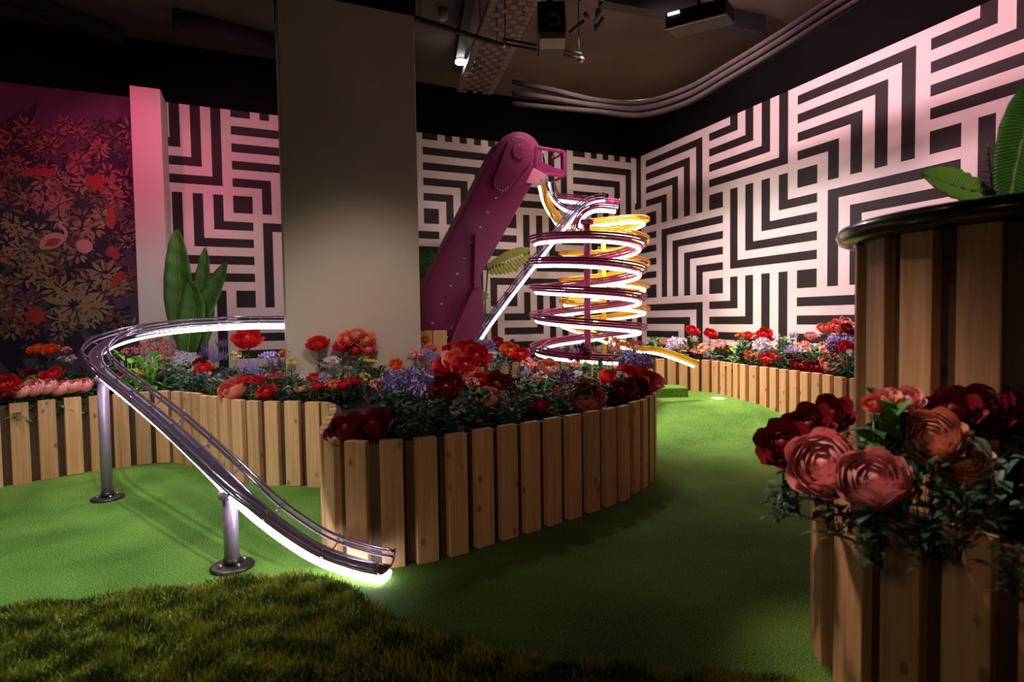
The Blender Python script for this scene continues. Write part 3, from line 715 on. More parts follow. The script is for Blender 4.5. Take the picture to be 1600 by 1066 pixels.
# beams
bm_m = mat('beam_black', (0.012, 0.012, 0.012), .6)
def bar(name, a, b, hw, label, cat='beam', m_=bm_m, group=None, hz_=None):
    a, b = np.array(a), np.array(b); d = (b-a); L = np.linalg.norm(d); d /= L; s = np.cross(d, (0, 0, 1.0)); s /= np.linalg.norm(s); u = np.cross(s, d); h2 = hz_ or hw
    P = [s*hw+u*h2, -s*hw+u*h2, -s*hw-u*h2, s*hw-u*h2]
    o = MB().prism(P, d*L).build(name, m_, None, smooth=False, loc=a); return tag(o, label, cat, group)
zb = 4.6
def cz_at(px, py, z=zb): return on_z(px, py, z)
lt = empty('lighting_track', cz_at(640, 26, 4.35), 'thin black lighting track crossing the ceiling behind the column top', 'lighting track')
o = bar('rail', cz_at(640, 26, 4.35), cz_at(790, 72, 4.35), .02, None, None); o.parent = lt; o.location = (0, 0, 0)
for k in (.1, .9):
    q = (cz_at(790, 72, 4.35)-cz_at(640, 26, 4.35))*k; MB().tube([q, q+np.array([0, 0, CZ-4.35])], .005, 6).build('hanger_rod', bm_m, lt)
bar('ceiling_beam', cz_at(715, 100, 4.68), cz_at(742, -60, 4.68), .05, 'black ceiling beam running away above the downlight', 'beam', hz_=.10)
bar('ceiling_beam', cz_at(940, -8, 4.68), cz_at(1190, 42, 4.68), .07, 'black ceiling beam behind the flood lamp', 'beam', hz_=.10)
bar('ceiling_beam', cz_at(0, -10, 4.68), cz_at(190, 60, 4.68), .06, 'dark ceiling beam over the jungle mural', 'beam', hz_=.08)
bar('ceiling_beam', cz_at(270, 30, 4.68), cz_at(432, 72, 4.68), .06, 'dark ceiling beam left of the column', 'beam', hz_=.08)
# suspended lighting bar
a, b = cz_at(786, 68, 4.2), cz_at(908, 91, 4.2)
root = empty('lighting_bar', a, 'black lighting bar hung on thin rods under the cable tray', 'lighting bar')
dd = b-a
for q in (0, .05): MB().tube([np.array([0, 0, q]), dd+np.array([0, 0, q])], .013, 8).build('tube', bm_m, root)
for k in (.03, .97): MB().tube([dd*k, dd*k+np.array([0, 0, CZ-4.2])], .006, 6).build('hanger_rod', bm_m, root)
for k in (.0, 1.0): MB().tube([dd*k+np.array([0, -.03, -.02]), dd*k+np.array([0, .03, -.02])], .03, 12).build('end_clamp', chrome, root)
# projector / loudspeaker box
p = at(862, 44, 4.9); root = empty('projector', p, 'dark ceiling projector with pale underside beside the cable tray', 'projector')
rotz = -YAW
root.rotation_euler = (math.radians(-18), 0, rotz)
MB().box((-.12, -.06, -.10), (.12, .22, .24)).build('housing', mat('projector_black', (.012, .012, .014), .35), root, smooth=False, bevel=.015)
MB().tube([(0, -.055, .02), (0, -.085, .02), (0, -.088, .02)], [.075, .07, .05], 24).build('lens', mat('lens_ring', (.10, .11, .15), .3, .4), root)
MB().tube([(0, -.086, .02), (0, -.092, .02)], .042, 20).build('lens_glass', mat('lens_glass', (.004, .004, .006), .08), root)
MB().box((-.11, -.065, -.17), (.11, .06, -.10)).build('base', mat('projector_pale', (.45, .36, .28), .5), root, smooth=False, bevel=.006)
MB().tube([(0, .1, .24), (0, .1, .5)], .03, 10).build('mount_pole', bm_m, root)
# valve / sprinkler manifold next to it
p = at(905, 20, 5.0); root = empty('pipe_manifold', p, 'small tangle of pale pipe fittings beside the ceiling projector', 'pipe fittings')
for k in range(7):
    a = np.array([random.uniform(-.16, .22), random.uniform(-.1, .1), random.uniform(-.1, .15)]); b = a+np.array([random.uniform(-.15, .15), random.uniform(-.1, .1), random.uniform(-.12, .12)])
    MB().tube([a, b], random.uniform(.012, .028), 8).build('pipe', mat('grey_fitting', (.16, .16, .14), .6), root)
MB().tube([(0, 0, 0.1), (0, 0, CZ-p[2])], .01, 6).build('hanger_rod', bm_m, root)
# downlight
p = on_z(720, 97, 4.55); root = empty('downlight', p, 'small bright round downlight in the dark ceiling', 'downlight')
MB().tube([(0, 0, 0.01), (0, 0, CZ-p[2])], .06, 20).build('housing', bm_m, root)
MB().tube([(0, 0, -.012), (0, 0, .008)], .07, 20).build('lamp_face', mat('lamp_glow', (1, .97, .92), .5, emit=30), root)
p = on_z(692, 29, 4.7); root = empty('smoke_detector', p, 'small pale smoke detector above the bright downlight', 'detector')
MB().tube([(0, 0, -.02), (0, 0, .0), (0, 0, CZ-p[2])], [.03, .055, .06], 20).build('cover', mat('detector_grey', (.3, .3, .28), .5), root)
# flood lamp top right
p = at(1085, 8, 4.4); root = empty('flood_lamp', p, 'black flood lamp with a bright slit and pale edge under the ceiling at the top', 'flood lamp')
e = at(1131, 8, 4.2)-at(1034, 34, 4.5); e /= np.linalg.norm(e); Lh = .24; dn = np.array([0, 0, -1.0]); bk = np.cross(e, dn)
if bk@FH < 0: bk = -bk
MB().prism([-e*Lh+dn*.0, e*Lh+dn*.0, e*Lh+dn*.12, -e*Lh+dn*.12], bk*.22).build('housing', mat('lamp_black', (.008, .008, .008), .4), root, smooth=False, bevel=.008)
MB().prism([-e*Lh+dn*.12-bk*.006, e*Lh+dn*.12-bk*.006, e*Lh+dn*.132-bk*.006, -e*Lh+dn*.132-bk*.006], bk*.012).build('pale_edge', mat('lamp_edge', (.75, .6, .5), .4), root, smooth=False)
MB().prism([-e*Lh*.9-bk*.008+dn*.01, -e*Lh*.5-bk*.008+dn*.01, -e*Lh*.5-bk*.008+dn*.03, -e*Lh*.9-bk*.008+dn*.03], bk*.006).build('lit_slit', mat('slit_glow', (1, .95, .9), .5, emit=4), root, smooth=False)
MB().tube([bk*.1, bk*.1+np.array([0, 0, CZ-p[2]])], .015, 8).build('mount_pole', bm_m, root)
# ------------------------------------------------------------------ flowers and foliage
red = mat('petal_red', (0.62, 0.02, 0.025), .5, noise=.25, nscale=60, rnd=.15)
deep = mat('petal_deep_red', (0.22, 0.004, 0.012), .5, noise=.3, nscale=60, rnd=.15)
coral = mat('petal_coral', (0.85, 0.16, 0.12), .5, noise=.2, nscale=60, rnd=.12, tip=.4)
pinkp = mat('petal_pink', (0.86, 0.30, 0.32), .5, noise=.2, nscale=60, rnd=.12, tip=.4)
peach = mat('petal_peach', (0.88, 0.36, 0.24), .5, noise=.2, nscale=60, rnd=.12, tip=.4)
orange = mat('petal_orange', (0.85, 0.16, 0.03), .5, noise=.2, nscale=60, rnd=.12)
lav = mat('petal_lavender', (0.40, 0.30, 0.62), .55, noise=.35, nscale=90, rnd=.15)
plum = mat('petal_plum', (0.16, 0.05, 0.16), .55, noise=.35, nscale=90, rnd=.15)
palew = mat('petal_pale', (0.70, 0.62, 0.72), .55, noise=.2, nscale=90)
yelp = mat('petal_yellow', (0.68, 0.55, 0.18), .55, noise=.2, nscale=90)
black_fl = mat('petal_black', (0.03, 0.005, 0.015), .6)
stem_m = mat('stem_green', (0.06, 0.13, 0.03), .5)
g_mid = leaf_mat('leaf_mid', (0.11, 0.30, 0.06), (0.03, 0.11, 0.02))
g_dark = leaf_mat('leaf_dark', (0.045, 0.12, 0.04), (0.012, 0.04, 0.016))
g_blue = leaf_mat('leaf_blue', (0.18, 0.30, 0.20), (0.05, 0.12, 0.08))
g_lime = leaf_mat('leaf_lime', (0.30, 0.62, 0.10), (0.12, 0.40, 0.05))
g_olive = leaf_mat('leaf_olive', (0.26, 0.24, 0.08), (0.10, 0.10, 0.03))
rg = random.Random(11)

def shell(mb, a, r, th0, th1, aw, flare=0.0, zc=.6, nu=5, nv=4, ruf=0.0, sq=.85):
    """rounded petal lying on a sphere-like shell, wrapping round the heart of the bloom"""
    UV = []; V = []; pr = [.45, .8, 1.0, 1.0, .86, .5]; tip = [0, .0, .0, .0, .0, 0]
    for i in range(nu+1):
        t = i/nu; w = aw*np.interp(t*5, range(6), pr)
        for j in range(nv+1):
            q = (j/nv-.5)*2; th = th0+(th1-th0)*t*(1-.10*q*q*t)
            rr = r*(1+.07*q*t+flare*t**3)+(rg.uniform(-ruf, ruf)*r*t if ruf else 0)
            UV.append((j/nv, max(t, .01)))
            V.append((rr*math.sin(th)*math.cos(a+w*q), rr*math.sin(th)*math.sin(a+w*q), zc-r*sq*math.cos(th)+flare*.3*r*t**3*0))
    k = nv+1
    mb.add(V, [(i*k+j, i*k+j+1, (i+1)*k+j+1, (i+1)*k+j) for i in range(nu) for j in range(nv)], 0, UV)
def ball_mesh(layers, R=1.0, ruf=.03):
    mb = MB(); mb.tube([(0, 0, -.2), (0, 0, .3), (0, 0, .6), (0, 0, .72)], [.3, .5, .25, .08], 10)
    for n, r, th1, aw, fl_ in layers:
        a0 = rg.uniform(0, 6)
        for q in range(n): shell(mb, a0+2*math.pi*q/n+rg.uniform(-.1, .1), r*rg.uniform(.96, 1.04), .35, th1*rg.uniform(.96, 1.04), aw, fl_, ruf=ruf)
    return mb
def petal(mb, base, out, up, L, W, curl, cup, m=0, nu=4, nv=4, ruf=0.0):
    """a cupped petal: grows along up, leaning towards out"""
    out = np.array(out, float); up = np.array(up, float); side = np.cross(up, out); side /= np.linalg.norm(side)+1e-9
    V = []
    for i in range(nu+1):
        t = i/nu; ang = curl*t; c = base+up*(L*math.sin(min(t*1.15, 1)*math.pi/2)*math.cos(ang*.6))+out*(L*(t*.25+math.sin(ang)*t*.6))
        w = W*np.interp(t, (0, .25, .6, .85, 1), (.35, .75, 1.0, .85, .45))
        for j in range(nv+1):
            s = (j/nv-.5)*2; q = c+side*s*w*.5-out*(s*s)*cup*W*.5*(1-.5*t)
            if ruf: q = q+(out*rg.uniform(-1, 1)+up*rg.uniform(-1, 1))*ruf*L*t
            V.append(q)
    k = nv+1
    mb.add(V, [(i*k+j, i*k+j+1, (i+1)*k+j+1, (i+1)*k+j) for i in range(nu) for j in range(nv)], m)
def rose_mesh(name, m_, R=1.0, layers=((4, .10, .2, .95, 0.0), (5, .22, .45, .95, .2), (6, .40, .75, .85, .5), (7, .58, 1.05, .70, .95), (8, .70, 1.35, .42, 1.25)), ruf=.05):
    mb = MB(); Z = np.array([0, 0, 1.0])
    mb.tube([(0, 0, .15), (0, 0, .5), (0, 0, .85)], [.13, .2, .12], 8)
    for li, (n, r0, W, H, curl) in enumerate(layers):
        a0 = rg.uniform(0, 6)
        for q in range(n):
            a = a0+2*math.pi*q/n+rg.uniform(-.12, .12); o = np.array([math.cos(a), math.sin(a), 0])
            petal(mb, o*r0*.45+Z*.02, o, (Z+o*(curl*.55))/np.linalg.norm(Z+o*(curl*.55)), H*rg.uniform(.9, 1.08), W*rg.uniform(.9, 1.1), curl, .75, 0, 4, 4, ruf)
    mb.v = [(x*R, y*R, z*R) for x, y, z in mb.v]
    return mb
def globe_mesh(n, R=1.0, L=.42, W=.16, ruf=.06):
    """a round bloom of many narrow florets (carnation, aster, hydrangea)"""
    mb = MB(); ga = math.pi*(3-math.sqrt(5))
    for i in range(n):
        z = 1-1.35*(i+.5)/n; r = math.sqrt(max(0, 1-z*z)); a = ga*i; d = np.array([r*math.cos(a), r*math.sin(a), z]); d /= np.linalg.norm(d)
        o = np.cross(d, (rg.uniform(-1, 1), rg.uniform(-1, 1), rg.uniform(-1, 1))); o /= np.linalg.norm(o)+1e-9
        petal(mb, d*(.95-L)+np.array([0, 0, .55]), o, d, L*rg.uniform(.85, 1.2), W, .7, .5, 0, 2, 2, ruf)
    mb.tube([(0, 0, -.25), (0, 0, .2), (0, 0, .75), (0, 0, 1.0)], [.1, .62, .62, .25], 10)
    mb.v = [(x*R, y*R, z*R) for x, y, z in mb.v]
    return mb
def cluster_mesh(n, R=1.0, fl=.26):
    """loose umbel of small five-petalled blossoms"""
    mb = MB()
    for i in range(n):
        a = rg.uniform(0, 6.28); rr = math.sqrt(rg.random())*.85; c = np.array([rr*math.cos(a), rr*math.sin(a), .55+.55*(1-rr*rr)+rg.uniform(-.1, .1)])
        up = np.array([rr*math.cos(a)*.8, rr*math.sin(a)*.8, 1.0]); up /= np.linalg.norm(up)
        s = np.cross(up, (.3, .5, .1)); s /= np.linalg.norm(s); t = np.cross(up, s)
        for q in range(5):
            o = s*math.cos(1.2566*q)+t*math.sin(1.2566*q); petal(mb, c, up, (o+up*.35)/np.linalg.norm(o+up*.35), fl, fl*.85, .4, .4, 0, 2, 2)
        mb.tube([np.array([0, 0, -.1]), c], .018, 4)
    mb.v = [(x*R, y*R, z*R) for x, y, z in mb.v]
    return mb
def spike_mesh(n, R=1.0):
    """bunch of slim lavender spikes"""
    mb = MB()
    for i in range(n):
        a = rg.uniform(0, 6.28); rr = math.sqrt(rg.random())*.75; b = np.array([rr*math.cos(a)*.6, rr*math.sin(a)*.6, 0]); tip = np.array([rr*math.cos(a)*1.2, rr*math.sin(a)*1.2, rg.uniform(1.0, 1.5)])
        for k in range(9):
            t = .4+.6*k/9; c = b+(tip-b)*t
            for q in range(4):
                an = 1.57*q+k; o = np.array([math.cos(an), math.sin(an), .5]); petal(mb, c, np.array([0, 0, 1.0]), o/np.linalg.norm(o), .13*(1.25-t), .09, .4, .3, 0, 1, 2)
    mb.v = [(x*R, y*R, z*R) for x, y, z in mb.v]
    return mb
def leaf_on(mb, base, d, L, W, droop=.5, m=0, nu=4, nrm=(0, 0, 1.0)):
    d = np.array(d, float); d /= np.linalg.norm(d); s = np.cross(d, nrm); s = s/(np.linalg.norm(s)+1e-9) if np.linalg.norm(s) > .05 else np.array([1.0, 0, 0]); up = np.cross(s, d)
    V = []; uv = []
    for i in range(nu+1):
        t = i/nu; c = base+d*L*t-np.array([0, 0, 1.0])*droop*L*t*t*.5; w = W*math.sin(math.pi*min(.04+.96*t, 1))**.75
        for j in (-1, 0, 1): V.append(c+s*w*.5*j+up*abs(j)*w*.16); uv.append((j*.5+.5, t))
    F = [(i*3+j, i*3+j+1, (i+1)*3+j+1, (i+1)*3+j) for i in range(nu) for j in range(2)]
    mb.add(V, F, m, uv)
def bush_mesh(n, L, W, H, spread=1.0, droop=.6):
    mb = MB()
    for i in range(n):
        a = rg.uniform(0, 6.28); el = rg.uniform(-.1, 1.1); hgt = rg.uniform(.05, 1)*H; rr = rg.uniform(0, .5)*spread*(1-.4*hgt/H)
        b = np.array([math.cos(a)*rr, math.sin(a)*rr, hgt]); d = np.array([math.cos(a)*math.cos(el), math.sin(a)*math.cos(el), math.sin(el)])
        leaf_on(mb, b, d, L*rg.uniform(.7, 1.25), W*rg.uniform(.8, 1.2), droop, 0, 3)
    for k in range(6):
        a = k*1.05; mb.tube([(0, 0, 0), (math.cos(a)*.2*spread, math.sin(a)*.2*spread, H*.9)], .008, 4)
    return mb
def mesh_of(mb, name, m_):
    o = mb.build(name, m_); me = o.data; bpy.data.objects.remove(o); return me
LIB = {}
def lib(kind, mname, v=0):
    key = (kind, mname, v)
    if key in LIB: return LIB[key]
    mm = MATS[mname]; nm = {'rose': 'bloom', 'peony': 'bloom', 'globe': 'bloom', 'cluster': 'blossoms', 'spike': 'flower_spikes'}[kind]
    if kind == 'rose': mb = ball_mesh(((2, .16, 2.5, 1.3, 0), (3, .30, 2.45, 1.0, 0), (4, .46, 2.3, .85, .02), (5, .63, 2.1, .75, .06), (5, .82, 1.85, .75, .14), (6, 1.0, 1.55, .62, .22)))
    elif kind == 'peony': mb = ball_mesh(((3, .20, 2.6, 1.2, 0), (4, .34, 2.5, 1.0, .05), (5, .48, 2.4, .85, .05), (6, .62, 2.3, .75, .06), (6, .75, 2.2, .72, .06), (6, .86, 2.1, .7, .07), (6, .95, 1.95, .68, .08), (6, 1.02, 1.7, .62, .08)), 1, .02)
    elif kind == 'globe': mb = globe_mesh(150)
    elif kind == 'cluster': mb = cluster_mesh(16)
    else: mb = spike_mesh(26)
    LIB[key] = mesh_of(mb, nm, mm); return LIB[key]
def sprout(green, v=0):
    key = ('stemleaf', green, v)
    if key not in LIB:
        mb = MB()
        for q in range(9):
            a = rg.uniform(0, 6.28); leaf_on(mb, np.array([0, 0, rg.uniform(-.22, -.04)]), (math.cos(a), math.sin(a), rg.uniform(-.1, .5)), rg.uniform(.07, .11), rg.uniform(.03, .045), .5, 0, 3)
        LIB[key] = mesh_of(mb, 'leaves', MATS[green])
    return LIB[key]
def stem_mesh():
    if 'stem' not in LIB: LIB['stem'] = mesh_of(MB().tube([(0, 0, -1), (0.0, 0, -.5), (0, 0, 0)], .004, 6), 'stem', stem_m)
    return LIB['stem']
def put(me, name, parent, loc=(0, 0, 0), rot=(0, 0, 0), sc=(1, 1, 1)):
    o = bpy.data.objects.new(name, me); COL.objects.link(o); o.parent = parent; o.location = loc; o.rotation_euler = rot; o.scale = sc if hasattr(sc, '__len__') else (sc, sc, sc); return o
def flower(p, kind, m_, size, label, cat='flower', name=None, group=None, tilt=.5, green='leaf_mid', soil=.565, leaves=True, face=None):
    """p is the centre of the bloom; it leans towards the viewer's side of the bed"""
    v = rg.randint(0, 2); nm = name or {'rose': 'rose', 'peony': 'peony', 'globe': 'aster', 'cluster': 'azalea', 'spike': 'lavender'}[kind]
    h = size*(.55 if kind in ('rose', 'peony') else .6)
    d = np.array([rg.uniform(-.5, .5), -1, 0]) if face is None else np.array(face, float); d = d/np.linalg.norm(d)*math.sin(tilt)
    ax = np.array([d[0], d[1], math.cos(tilt)]); base = p-ax*h
    sb = base[2]-soil if base[2]-soil > .03 else .03
    root = empty(nm, (base[0], base[1], base[2]-sb), label, cat, group)
    q = Vector((0, 0, 1)).rotation_difference(Vector(ax)); e = (q @ Matrix.Rotation(rg.uniform(0, 6.28), 3, 'Z').to_quaternion()).to_euler()
    put(lib(kind, m_, v), {'cluster': 'blossoms', 'spike': 'flower_spikes'}.get(kind, 'bloom'), root, (0, 0, sb), e, size)
    put(stem_mesh(), 'stem', root, (0, 0, sb), (0, 0, 0), (1, 1, sb))
    if leaves: put(sprout(green, v), 'leaves', root, (0, 0, sb), (0, 0, rg.uniform(0, 6.28)), 1.0)
    return root
def bush(p, green, size, label, group=None, H=1.0, name='leafy_plant', n=70, shape=(.30, .11), soil=.565, cat='plant'):
    key = ('bush', green, shape, n, rg.randint(0, 1))
    if key not in LIB: LIB[key] = mesh_of(bush_mesh(n, shape[0], shape[1], 1.0), 'leaves', MATS[green])
    root = empty(name, (p[0], p[1], soil), label, cat, group)
    put(LIB[key], 'leaves', root, (0, 0, 0), (0, 0, rg.uniform(0, 6.28)), (size, size, size*H))
    return root

# --- named flowers: (pixel x, pixel y, distance, kind, petal, radius, label)
FL = [
 # left end, in pink light
 (6, 602, 4.62, 'rose', 'petal_red', .085, 'red rose at the far left end of the long planter'),
 (20, 612, 4.55, 'rose', 'petal_deep_red', .05, 'deep red rose beside the leftmost pink peony'),
 (32, 611, 4.58, 'peony', 'petal_pink', .055, 'leftmost small pink peony in the row on the left planter edge'),
 (52, 605, 4.66, 'peony', 'petal_pink', .070, 'large pink peony second from the left in the edge row'),
 (72, 604, 4.72, 'peony', 'petal_pink', .065, 'pink peony in the middle of the left edge row'),
 (93, 606, 4.78, 'peony', 'petal_pink', .062, 'pink peony just right of the middle of the left edge row'),
 (112, 603, 4.84, 'peony', 'petal_pink', .066, 'pink peony second from the right in the left edge row'),
 (131, 602, 4.90, 'peony', 'petal_pink', .058, 'rightmost pink peony of the left edge row, near the tall lilac post'),
 (79, 585, 5.0, 'rose', 'petal_red', .085, 'bright red rose behind the row of pink peonies'),
 (46, 588, 5.0, 'rose', 'petal_deep_red', .06, 'deep red rose left of the bright red one behind the pink row'),
 (25, 594, 4.9, 'spike', 'petal_plum', .07, 'dusky lavender sprig between red roses at the far left'),
 (57, 544, 5.8, 'rose', 'petal_orange', .07, 'left orange-red flower standing before the jungle mural'),
 (79, 545, 5.8, 'rose', 'petal_orange', .06, 'right orange-red flower standing before the jungle mural'),
 (103, 548, 5.8, 'cluster', 'petal_pink', .055, 'pale pink lily-like bloom left of the track bend'),
 (113, 563, 5.8, 'cluster', 'petal_pale', .06, 'pale grey blossoms just left of the track bend'),
 (98, 562, 5.8, 'cluster', 'petal_pale', .05, 'small pale blossoms behind the bright red rose'),
 # inside the bend of the track
 (200, 551, 5.75, 'cluster', 'petal_peach', .05, 'peach blossom near the inner side of the track bend'),
 (224, 548, 5.9, 'cluster', 'petal_pink', .075, 'pink blossoms over the lime green leaves, left group'),
 (245, 540, 6.1, 'cluster', 'petal_peach', .085, 'tall peach-pink blossoms standing under the track light'),
 (262, 548, 6.1, 'cluster', 'petal_pink', .085, 'pink blossoms right of the tall peach-pink ones'),
 (257, 563, 5.9, 'cluster', 'petal_peach', .075, 'peach blossoms just above the blue-green leaves'),
 (289, 553, 6.1, 'rose', 'petal_red', .055, 'flat red flower behind the pale lavender blossoms'),
 (283, 562, 5.8, 'globe', 'petal_pale', .075, 'white-lilac aster right of the peach blossoms'),
 (299, 562, 5.85, 'globe', 'petal_pale', .065, 'white-lilac aster beside the small red rose'),
 (322, 556, 6.0, 'spike', 'petal_lavender', .10, 'lavender clump left of the tall red flower'),
 (340, 561, 5.9, 'spike', 'petal_lavender', .095, 'lavender clump directly under the tall red flower'),
 (347, 541, 6.2, 'spike', 'petal_lavender', .07, 'tall slim lavender spike before the maze wallpaper'),
 (317, 575, 5.7, 'rose', 'petal_red', .065, 'small red rose in the lavender left of the coral rose'),
 (311, 566, 5.8, 'rose', 'petal_deep_red', .05, 'dark rose tucked behind the small red one in the lavender'),
 (387, 527, 5.9, 'rose', 'petal_red', .095, 'tall red flower on a bare stem in front of the lit track'),
 (368, 558, 5.8, 'cluster', 'petal_yellow', .06, 'yellowish-green blossoms below the tall red flower'),
 (388, 580, 5.3, 'spike', 'petal_lavender', .10, 'lavender clump above and right of the coral rose'),
 (402, 585, 5.25, 'spike', 'petal_lavender', .075, 'small lavender clump right of the coral rose'),
 (421, 561, 5.7, 'cluster', 'petal_lavender', .08, 'lilac blossoms beside the left foot of the column'),
 (433, 575, 5.4, 'spike', 'petal_plum', .09, 'dusky plum sprigs before the left foot of the column'),
 (344, 592, 5.15, 'spike', 'petal_plum', .08, 'dusky plum sprigs left of the coral rose'),
 (364, 608, 4.70, 'peony', 'petal_coral', .078, 'coral rose hanging over the planter edge left of the column'),
 (416, 611, 4.55, 'rose', 'petal_red', .052, 'small red rose on the edge right of the coral rose'),
 # in front of the column
 (445, 553, 5.5, 'cluster', 'petal_orange', .055, 'orange-cream blossoms at the left corner of the column'),
 (455, 568, 5.3, 'cluster', 'petal_yellow', .06, 'cream blossoms at the left foot of the column'),
 (497, 536, 5.25, 'rose', 'petal_red', .085, 'tall red rose left of the coral cluster before the column'),
 (541, 528, 5.1, 'rose', 'petal_coral', .072, 'upper left coral bloom of the cluster before the column'),
 (556, 521, 5.1, 'rose', 'petal_coral', .072, 'topmost coral bloom of the cluster before the column'),
 (570, 529, 5.05, 'rose', 'petal_coral', .075, 'upper right coral bloom of the cluster before the column'),
 (574, 542, 5.0, 'rose', 'petal_coral', .072, 'lower right coral bloom of the cluster before the column'),
 (534, 539, 5.05, 'rose', 'petal_red', .065, 'lower left red bloom of the cluster before the column'),
 (555, 545, 4.95, 'rose', 'petal_red', .065, 'lowest red bloom of the cluster before the column'),
 (517, 568, 5.1, 'cluster', 'petal_pale', .085, 'pale lilac hydrangea under the tall red rose'),
 (525, 578, 5.0, 'cluster', 'petal_pale', .055, 'small pale blossoms at the lower edge of the hydrangea'),
 (576, 568, 5.0, 'cluster', 'petal_yellow', .085, 'yellow-green blossoms below the coral cluster'),
 (568, 592, 4.8, 'cluster', 'petal_yellow', .06, 'small yellowish blossoms beside the deep blue-green leaves'),
 (493, 590, 4.75, 'rose', 'petal_red', .055, 'dusky red rose near the edge below the hydrangea'),
 (468, 605, 4.55, 'peony', 'petal_peach', .045, 'small peach-orange rose near the planter edge'),
 (520, 602, 4.5, 'cluster', 'petal_coral', .06, 'coral blossoms low on the edge below the hydrangea'),
 (536, 600, 4.5, 'rose', 'petal_red', .045, 'small red bloom right of the low coral blossoms'),
 (516, 590, 4.7, 'cluster', 'petal_pink', .04, 'tiny dull pink blossoms between two red blooms'),
 (618, 568, 5.0, 'rose', 'petal_orange', .048, 'upper one of two small orange roses right of the column middle'),
 (619, 580, 4.9, 'rose', 'petal_orange', .058, 'lower one of two small orange roses right of the column middle'),
 (649, 556, 5.2, 'cluster', 'petal_pink', .07, 'pink blossoms at the right foot of the column'),
 (665, 556, 5.3, 'globe', 'petal_lavender', .075, 'bluish lavender aster at the right foot of the column'),
 (678, 560, 5.2, 'globe', 'petal_lavender', .06, 'lavender aster left of the big red bouquet'),
 (672, 545, 5.6, 'rose', 'petal_coral', .06, 'coral flower in front of the tower plinth'),
 (664, 530, 6.0, 'rose', 'petal_orange', .045, 'small orange-brown flower on the tower plinth boards'),
 # spearhead
 (540, 668, 3.02, 'rose', 'petal_deep_red', .088, 'large deep red rose at the tip of the spearhead planter'),
 (582, 662, 3.02, 'rose', 'petal_deep_red', .085, 'second deep red rose behind the tip of the spearhead planter'),
 (622, 604, 3.85, 'globe', 'petal_lavender', .115, 'dark lavender aster with rosy top, left one of the pair'),
 (650, 603, 3.75, 'globe', 'petal_lavender', .125, 'dark lavender aster with rosy top, right one of the pair'),
 (596, 606, 3.9, 'cluster', 'petal_peach', .085, 'dull peach blossoms left of the dark lavender asters'),
 (598, 632, 3.6, 'spike', 'petal_plum', .12, 'dark plum sprigs behind the deep red roses'),
 (696, 605, 3.7, 'rose', 'petal_deep_red', .10, 'nearly black rose below the big red bouquet'),
 (696, 570, 4.2, 'rose', 'petal_red', .085, 'lower left bloom of the big red bouquet'),
 (713, 561, 4.2, 'rose', 'petal_coral', .085, 'left coral bloom of the big red bouquet'),
 (730, 545, 4.3, 'rose', 'petal_red', .09, 'topmost bloom of the big red bouquet'),
 (745, 556, 4.2, 'rose', 'petal_red', .085, 'right bloom of the big red bouquet'),
 (727, 570, 4.1, 'rose', 'petal_red', .085, 'middle bloom of the big red bouquet'),
 (736, 583, 4.05, 'rose', 'petal_coral', .08, 'lower coral bloom of the big red bouquet'),
 (750, 594, 3.95, 'rose', 'petal_red', .065, 'lowest bloom of the big red bouquet'),
 (706, 548, 4.6, 'rose', 'petal_red', .06, 'small red bloom behind the left of the big red bouquet'),
 (737, 600, 3.9, 'cluster', 'petal_pink', .06, 'pale coral blossoms under the big red bouquet'),
 (776, 600, 4.0, 'rose', 'petal_deep_red', .085, 'deep red rose right of the big red bouquet'),
 (759, 622, 3.7, 'peony', 'petal_peach', .075, 'peach rose, left one of two over the spearhead edge'),
 (772, 619, 3.75, 'peony', 'petal_coral', .05, 'small coral rose tucked between the two peach roses'),
 (794, 624, 3.75, 'peony', 'petal_peach', .060, 'peach rose, right one of two over the spearhead edge'),
 (776, 535, 5.3, 'rose', 'petal_red', .06, 'red rose against the foot of the silver chute'),
 (797, 547, 5.2, 'rose', 'petal_orange', .075, 'orange-red rose left of the spiral foot'),
 (812, 553, 5.1, 'rose', 'petal_red', .075, 'red rose beside the orange-red one left of the spiral foot'),
 (766, 545, 5.3, 'globe', 'petal_lavender', .08, 'pale lavender aster behind the big red bouquet'),
 (748, 540, 5.5, 'globe', 'petal_lavender', .07, 'bluish aster at the foot of the silver chute'),
 (770, 558, 5.0, 'cluster', 'petal_pale', .07, 'pale minty blossoms right of the big red bouquet'),
 (831, 571, 4.8, 'cluster', 'petal_pink', .085, 'pink blossoms just left of the large salmon rose'),
 (857, 576, 4.75, 'peony', 'petal_peach', .085, 'large salmon rose below the plum spiral'),
 (900, 572, 4.8, 'cluster', 'petal_peach', .055, 'peach blossoms beside the mast of the plum spiral'),
 (902, 556, 5.0, 'cluster', 'petal_black', .11, 'nearly black blossom cluster in front of the spiral mast'),
 (916, 556, 4.95, 'rose', 'petal_red', .04, 'small red bud by the dark blossoms at the spiral mast'),
 (958, 541, 5.2, 'cluster', 'petal_pink', .105, 'salmon pink hydrangea before the right of the spiral'),
 (990, 541, 5.2, 'cluster', 'petal_pink', .085, 'smaller salmon pink hydrangea at the right of the spiral'),
 (985, 564, 4.9, 'globe', 'petal_lavender', .105, 'blue-lavender aster over the right end of the spearhead, left one'),
 (1003, 568, 4.85, 'globe', 'petal_lavender', .095, 'blue-lavender aster over the right end of the spearhead, right one'),
 (918, 621, 4.0, 'peony', 'petal_coral', .105, 'big coral rose on the curved edge of the spearhead planter'),
 (963, 594, 4.45, 'rose', 'petal_red', .105, 'leftmost red rose of the group at the right end of the spearhead'),
 (985, 592, 4.50, 'rose', 'petal_red', .11, 'middle red rose of the group at the right end of the spearhead'),
 (1006, 594, 4.60, 'rose', 'petal_red', .10, 'right red rose of the group at the right end of the spearhead'),
